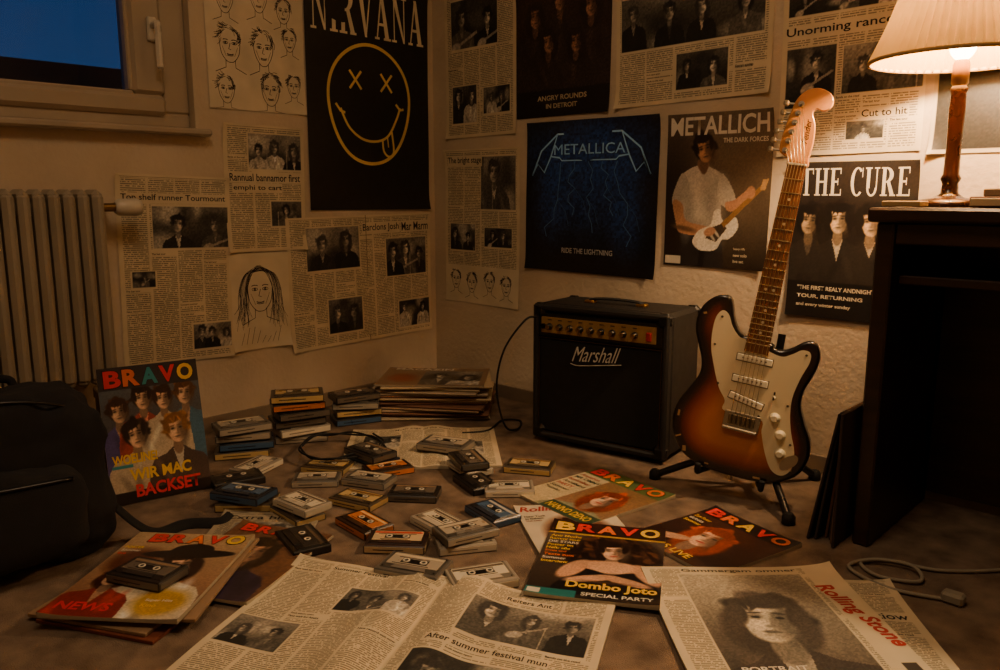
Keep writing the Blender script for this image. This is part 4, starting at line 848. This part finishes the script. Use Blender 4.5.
# ================================================================ cassettes
def cass(mb,M,kind,s=1.0):
    Lx,Ly,Lz=.109*s,.069*s,.0155*s
    body,label,acc={'dark':((36,33,32),(104,94,82),(150,120,90)),'gold':((74,62,48),(210,178,118),(120,74,40)),'clear':((98,92,84),(178,166,146),(214,198,168)),'red':((54,38,34),(214,186,142),(206,50,36)),'light':((160,150,134),(230,218,192),(100,84,66)),'black':((24,22,22),(48,43,40),(90,76,60)),'blue':((34,38,48),(70,98,130),(200,190,170)),'amber':((50,34,24),(206,120,52),(236,200,140))}[kind]
    mb.rbox((0,0,Lz/2),(Lx,Ly,Lz),body,.0015*s,M=M)
    mb.rbox((0,-Ly/2-.0002,Lz/2),(Lx*.96,.0008,Lz*.72),label,.0002,M=M)
    mb.rbox((-.01*s,-Ly/2-.0006,Lz/2),(Lx*.5,.0006,Lz*.12),kk(body,.8),.0001,M=M)
    mb.rbox((Lx/2,0,Lz/2),(.0008,Ly*.9,Lz*.66),kk(label,.8),.0002,M=M)
    z=Lz
    mb.rbox((0,.003*s,z),(Lx*.9,Ly*.82,.0012*s),kk(body,.75),.0004*s,M=M)
    mb.rbox((0,.008*s,z+.0008*s),(Lx*.82,Ly*.56,.0008*s),label,.0003*s,M=M)
    mb.rbox((0,.021*s,z+.0013*s),(Lx*.8,.006*s,.0006*s),acc,.0002,M=M)
    mb.rbox((0,.004*s,z+.0014*s),(.046*s,.014*s,.0008*s),(22,19,18),.0003*s,M=M)
    for g in(-1,1):
        Q=M@Matrix.Translation((g*.0152*s,.004*s,z+.0016*s)); mb.lathe([(.0062*s,0),(.0062*s,.0012*s),(.0036*s,.0012*s),(.0036*s,.0004*s)],(224,214,192),12,0,Q,cap=False)
        mb.cyl((g*.0152*s,.004*s,z+.001*s),(g*.0152*s,.004*s,z+.0018*s),.0034*s,(18,16,15),8,0,M)
        for q in(-1,1): mb.cyl((g*.045*s,.003*s+q*.025*s,z+.0006),(g*.045*s,.003*s+q*.025*s,z+.0016*s),.0015*s,(90,84,76),6,1,M)
    P=[(-.03*s,-.0245*s),(.03*s,-.0245*s),(.026*s,-.0125*s),(-.026*s,-.0125*s)]; mb.extr(P,z+.0004*s,z+.0022*s,kk(body,1.25),M=M)
    for k in range(2): mb.rbox((R.uniform(-.006,.0)*s,(.0145-.022*k)*s,z+.0014*s),(Lx*R.uniform(.45,.65),.0016*s,.0004*s),(50,40,34),.0001,M=M)
def loose(x,y,a,kind,s=1.25,z=.0005,n=1,kinds=None,name=None):
    mb=MB()
    a_=math.radians(a); ox,oy=-math.sin(a_)*.034*s,math.cos(a_)*.034*s
    for k in range(n):
        kd=kind if k==n-1 else R.choice(['dark','clear','blue','gold','light','amber'])
        j=0 if n==1 else 1
        cass(mb,TR(j*R.uniform(-.008,.008),j*R.uniform(-.008,.008),k*.0182*s,j*R.uniform(-12,12)),kd,s)
    mb.done(name or ('cassette_tape' if n==1 else 'cassette_stack'),[M_plas,M_metal],TR(x+ox,y+oy,z,a))
loose(.346,-.879,68,'gold',1.5,n=6); loose(.294,-.627,62,'dark',1.45,n=4); loose(.352,-1.075,70,'clear',1.45,n=4)
loose(.50,-1.09,112,'light',1.25); loose(.715,-1.305,36,'blue',1.3,n=2); loose(.85,-1.245,5,'light',1.2,n=2); loose(.985,-1.335,-14,'black',1.25)
loose(.706,-1.072,48,'clear',1.15); loose(.893,-1.096,16,'gold',1.2); loose(1.015,-1.18,-4,'amber',1.2); loose(1.18,-1.181,40,'red',1.25); loose(1.139,-1.053,-6,'light',1.2)
loose(.977,-.961,38,'dark',1.2); loose(1.297,-1.247,24,'clear',1.3); loose(1.30,-1.055,64,'clear',1.2,n=2); loose(1.183,-.921,-12,'blue',1.2); loose(1.449,-1.159,62,'light',1.25)
loose(.765,-.675,22,'clear',1.4,z=.018); loose(1.051,-.60,30,'gold',1.25); loose(1.136,-.76,46,'light',1.2); loose(1.00,-.80,-18,'black',1.2)
loose(.64,-.88,-8,'dark',1.3,n=2); loose(.79,-.87,72,'amber',1.2); loose(.63,-1.0,30,'gold',1.2); loose(.80,-.985,24,'clear',1.2); loose(.90,-.74,-25,'dark',1.2,n=2,z=.006)
loose(.985,-1.665,24,'dark',1.2,z=.034)
loose(.56,-1.21,74,'black',1.25)
mb=MB(); 
for k in range(2):
    P=[]
    for i in range(14): a=i*.55+k; P.append((.53+.16*math.cos(a)*(1-.03*i)+.01*k,-.86+.11*math.sin(a)*(1+.02*i),.026+.012*math.sin(i*1.3)**2))
    mb.tube(smooth_open(P,6),.003,(16,15,14))
mb.done('headphone_cable',[M_rubber])
mb=MB(); mb.tube(smooth_open([(2.30,-.05,.01),(2.2,-.30,.006),(2.08,-.44,.006),(1.98,-.47,.006),(1.94,-.52,.006),(1.99,-.56,.006),(2.06,-.53,.008),(2.03,-.48,.014),(1.96,-.50,.012),(1.93,-.56,.006),(2.02,-.60,.006),(2.12,-.57,.006)],8),.004,(150,140,122)); mb.rbox((2.13,-.565,.012),(.04,.028,.022),(150,140,122),.005); mb.done('power_cord',[M_rubber])

# ================================================================ world, camera
wd=bpy.data.worlds.new('dusk');SC.world=wd;wd.use_nodes=True;nt=wd.node_tree;bg=nt.nodes['Background']
tc=N(nt,'ShaderNodeTexCoord');sp=N(nt,'ShaderNodeSeparateXYZ');cr=N(nt,'ShaderNodeValToRGB');nt.links.new(tc.outputs['Generated'],sp.inputs[0]);nt.links.new(sp.outputs[2],cr.inputs[0]);nt.links.new(cr.outputs[0],bg.inputs[0])
cr.color_ramp.elements[0].position=.0;cr.color_ramp.elements[0].color=(.02,.09,.26,1);cr.color_ramp.elements[1].position=.5;cr.color_ramp.elements[1].color=(.003,.03,.16,1);bg.inputs[1].default_value=.5
cam=bpy.data.cameras.new('camera');co=link(bpy.data.objects.new('camera',cam));cam.sensor_width=36;cam.lens=28.8;cam.clip_start=.02
co.location=(2.4922,-2.2114,.78);co.rotation_euler=(math.radians(80.074),0,math.radians(43.8));SC.camera=co
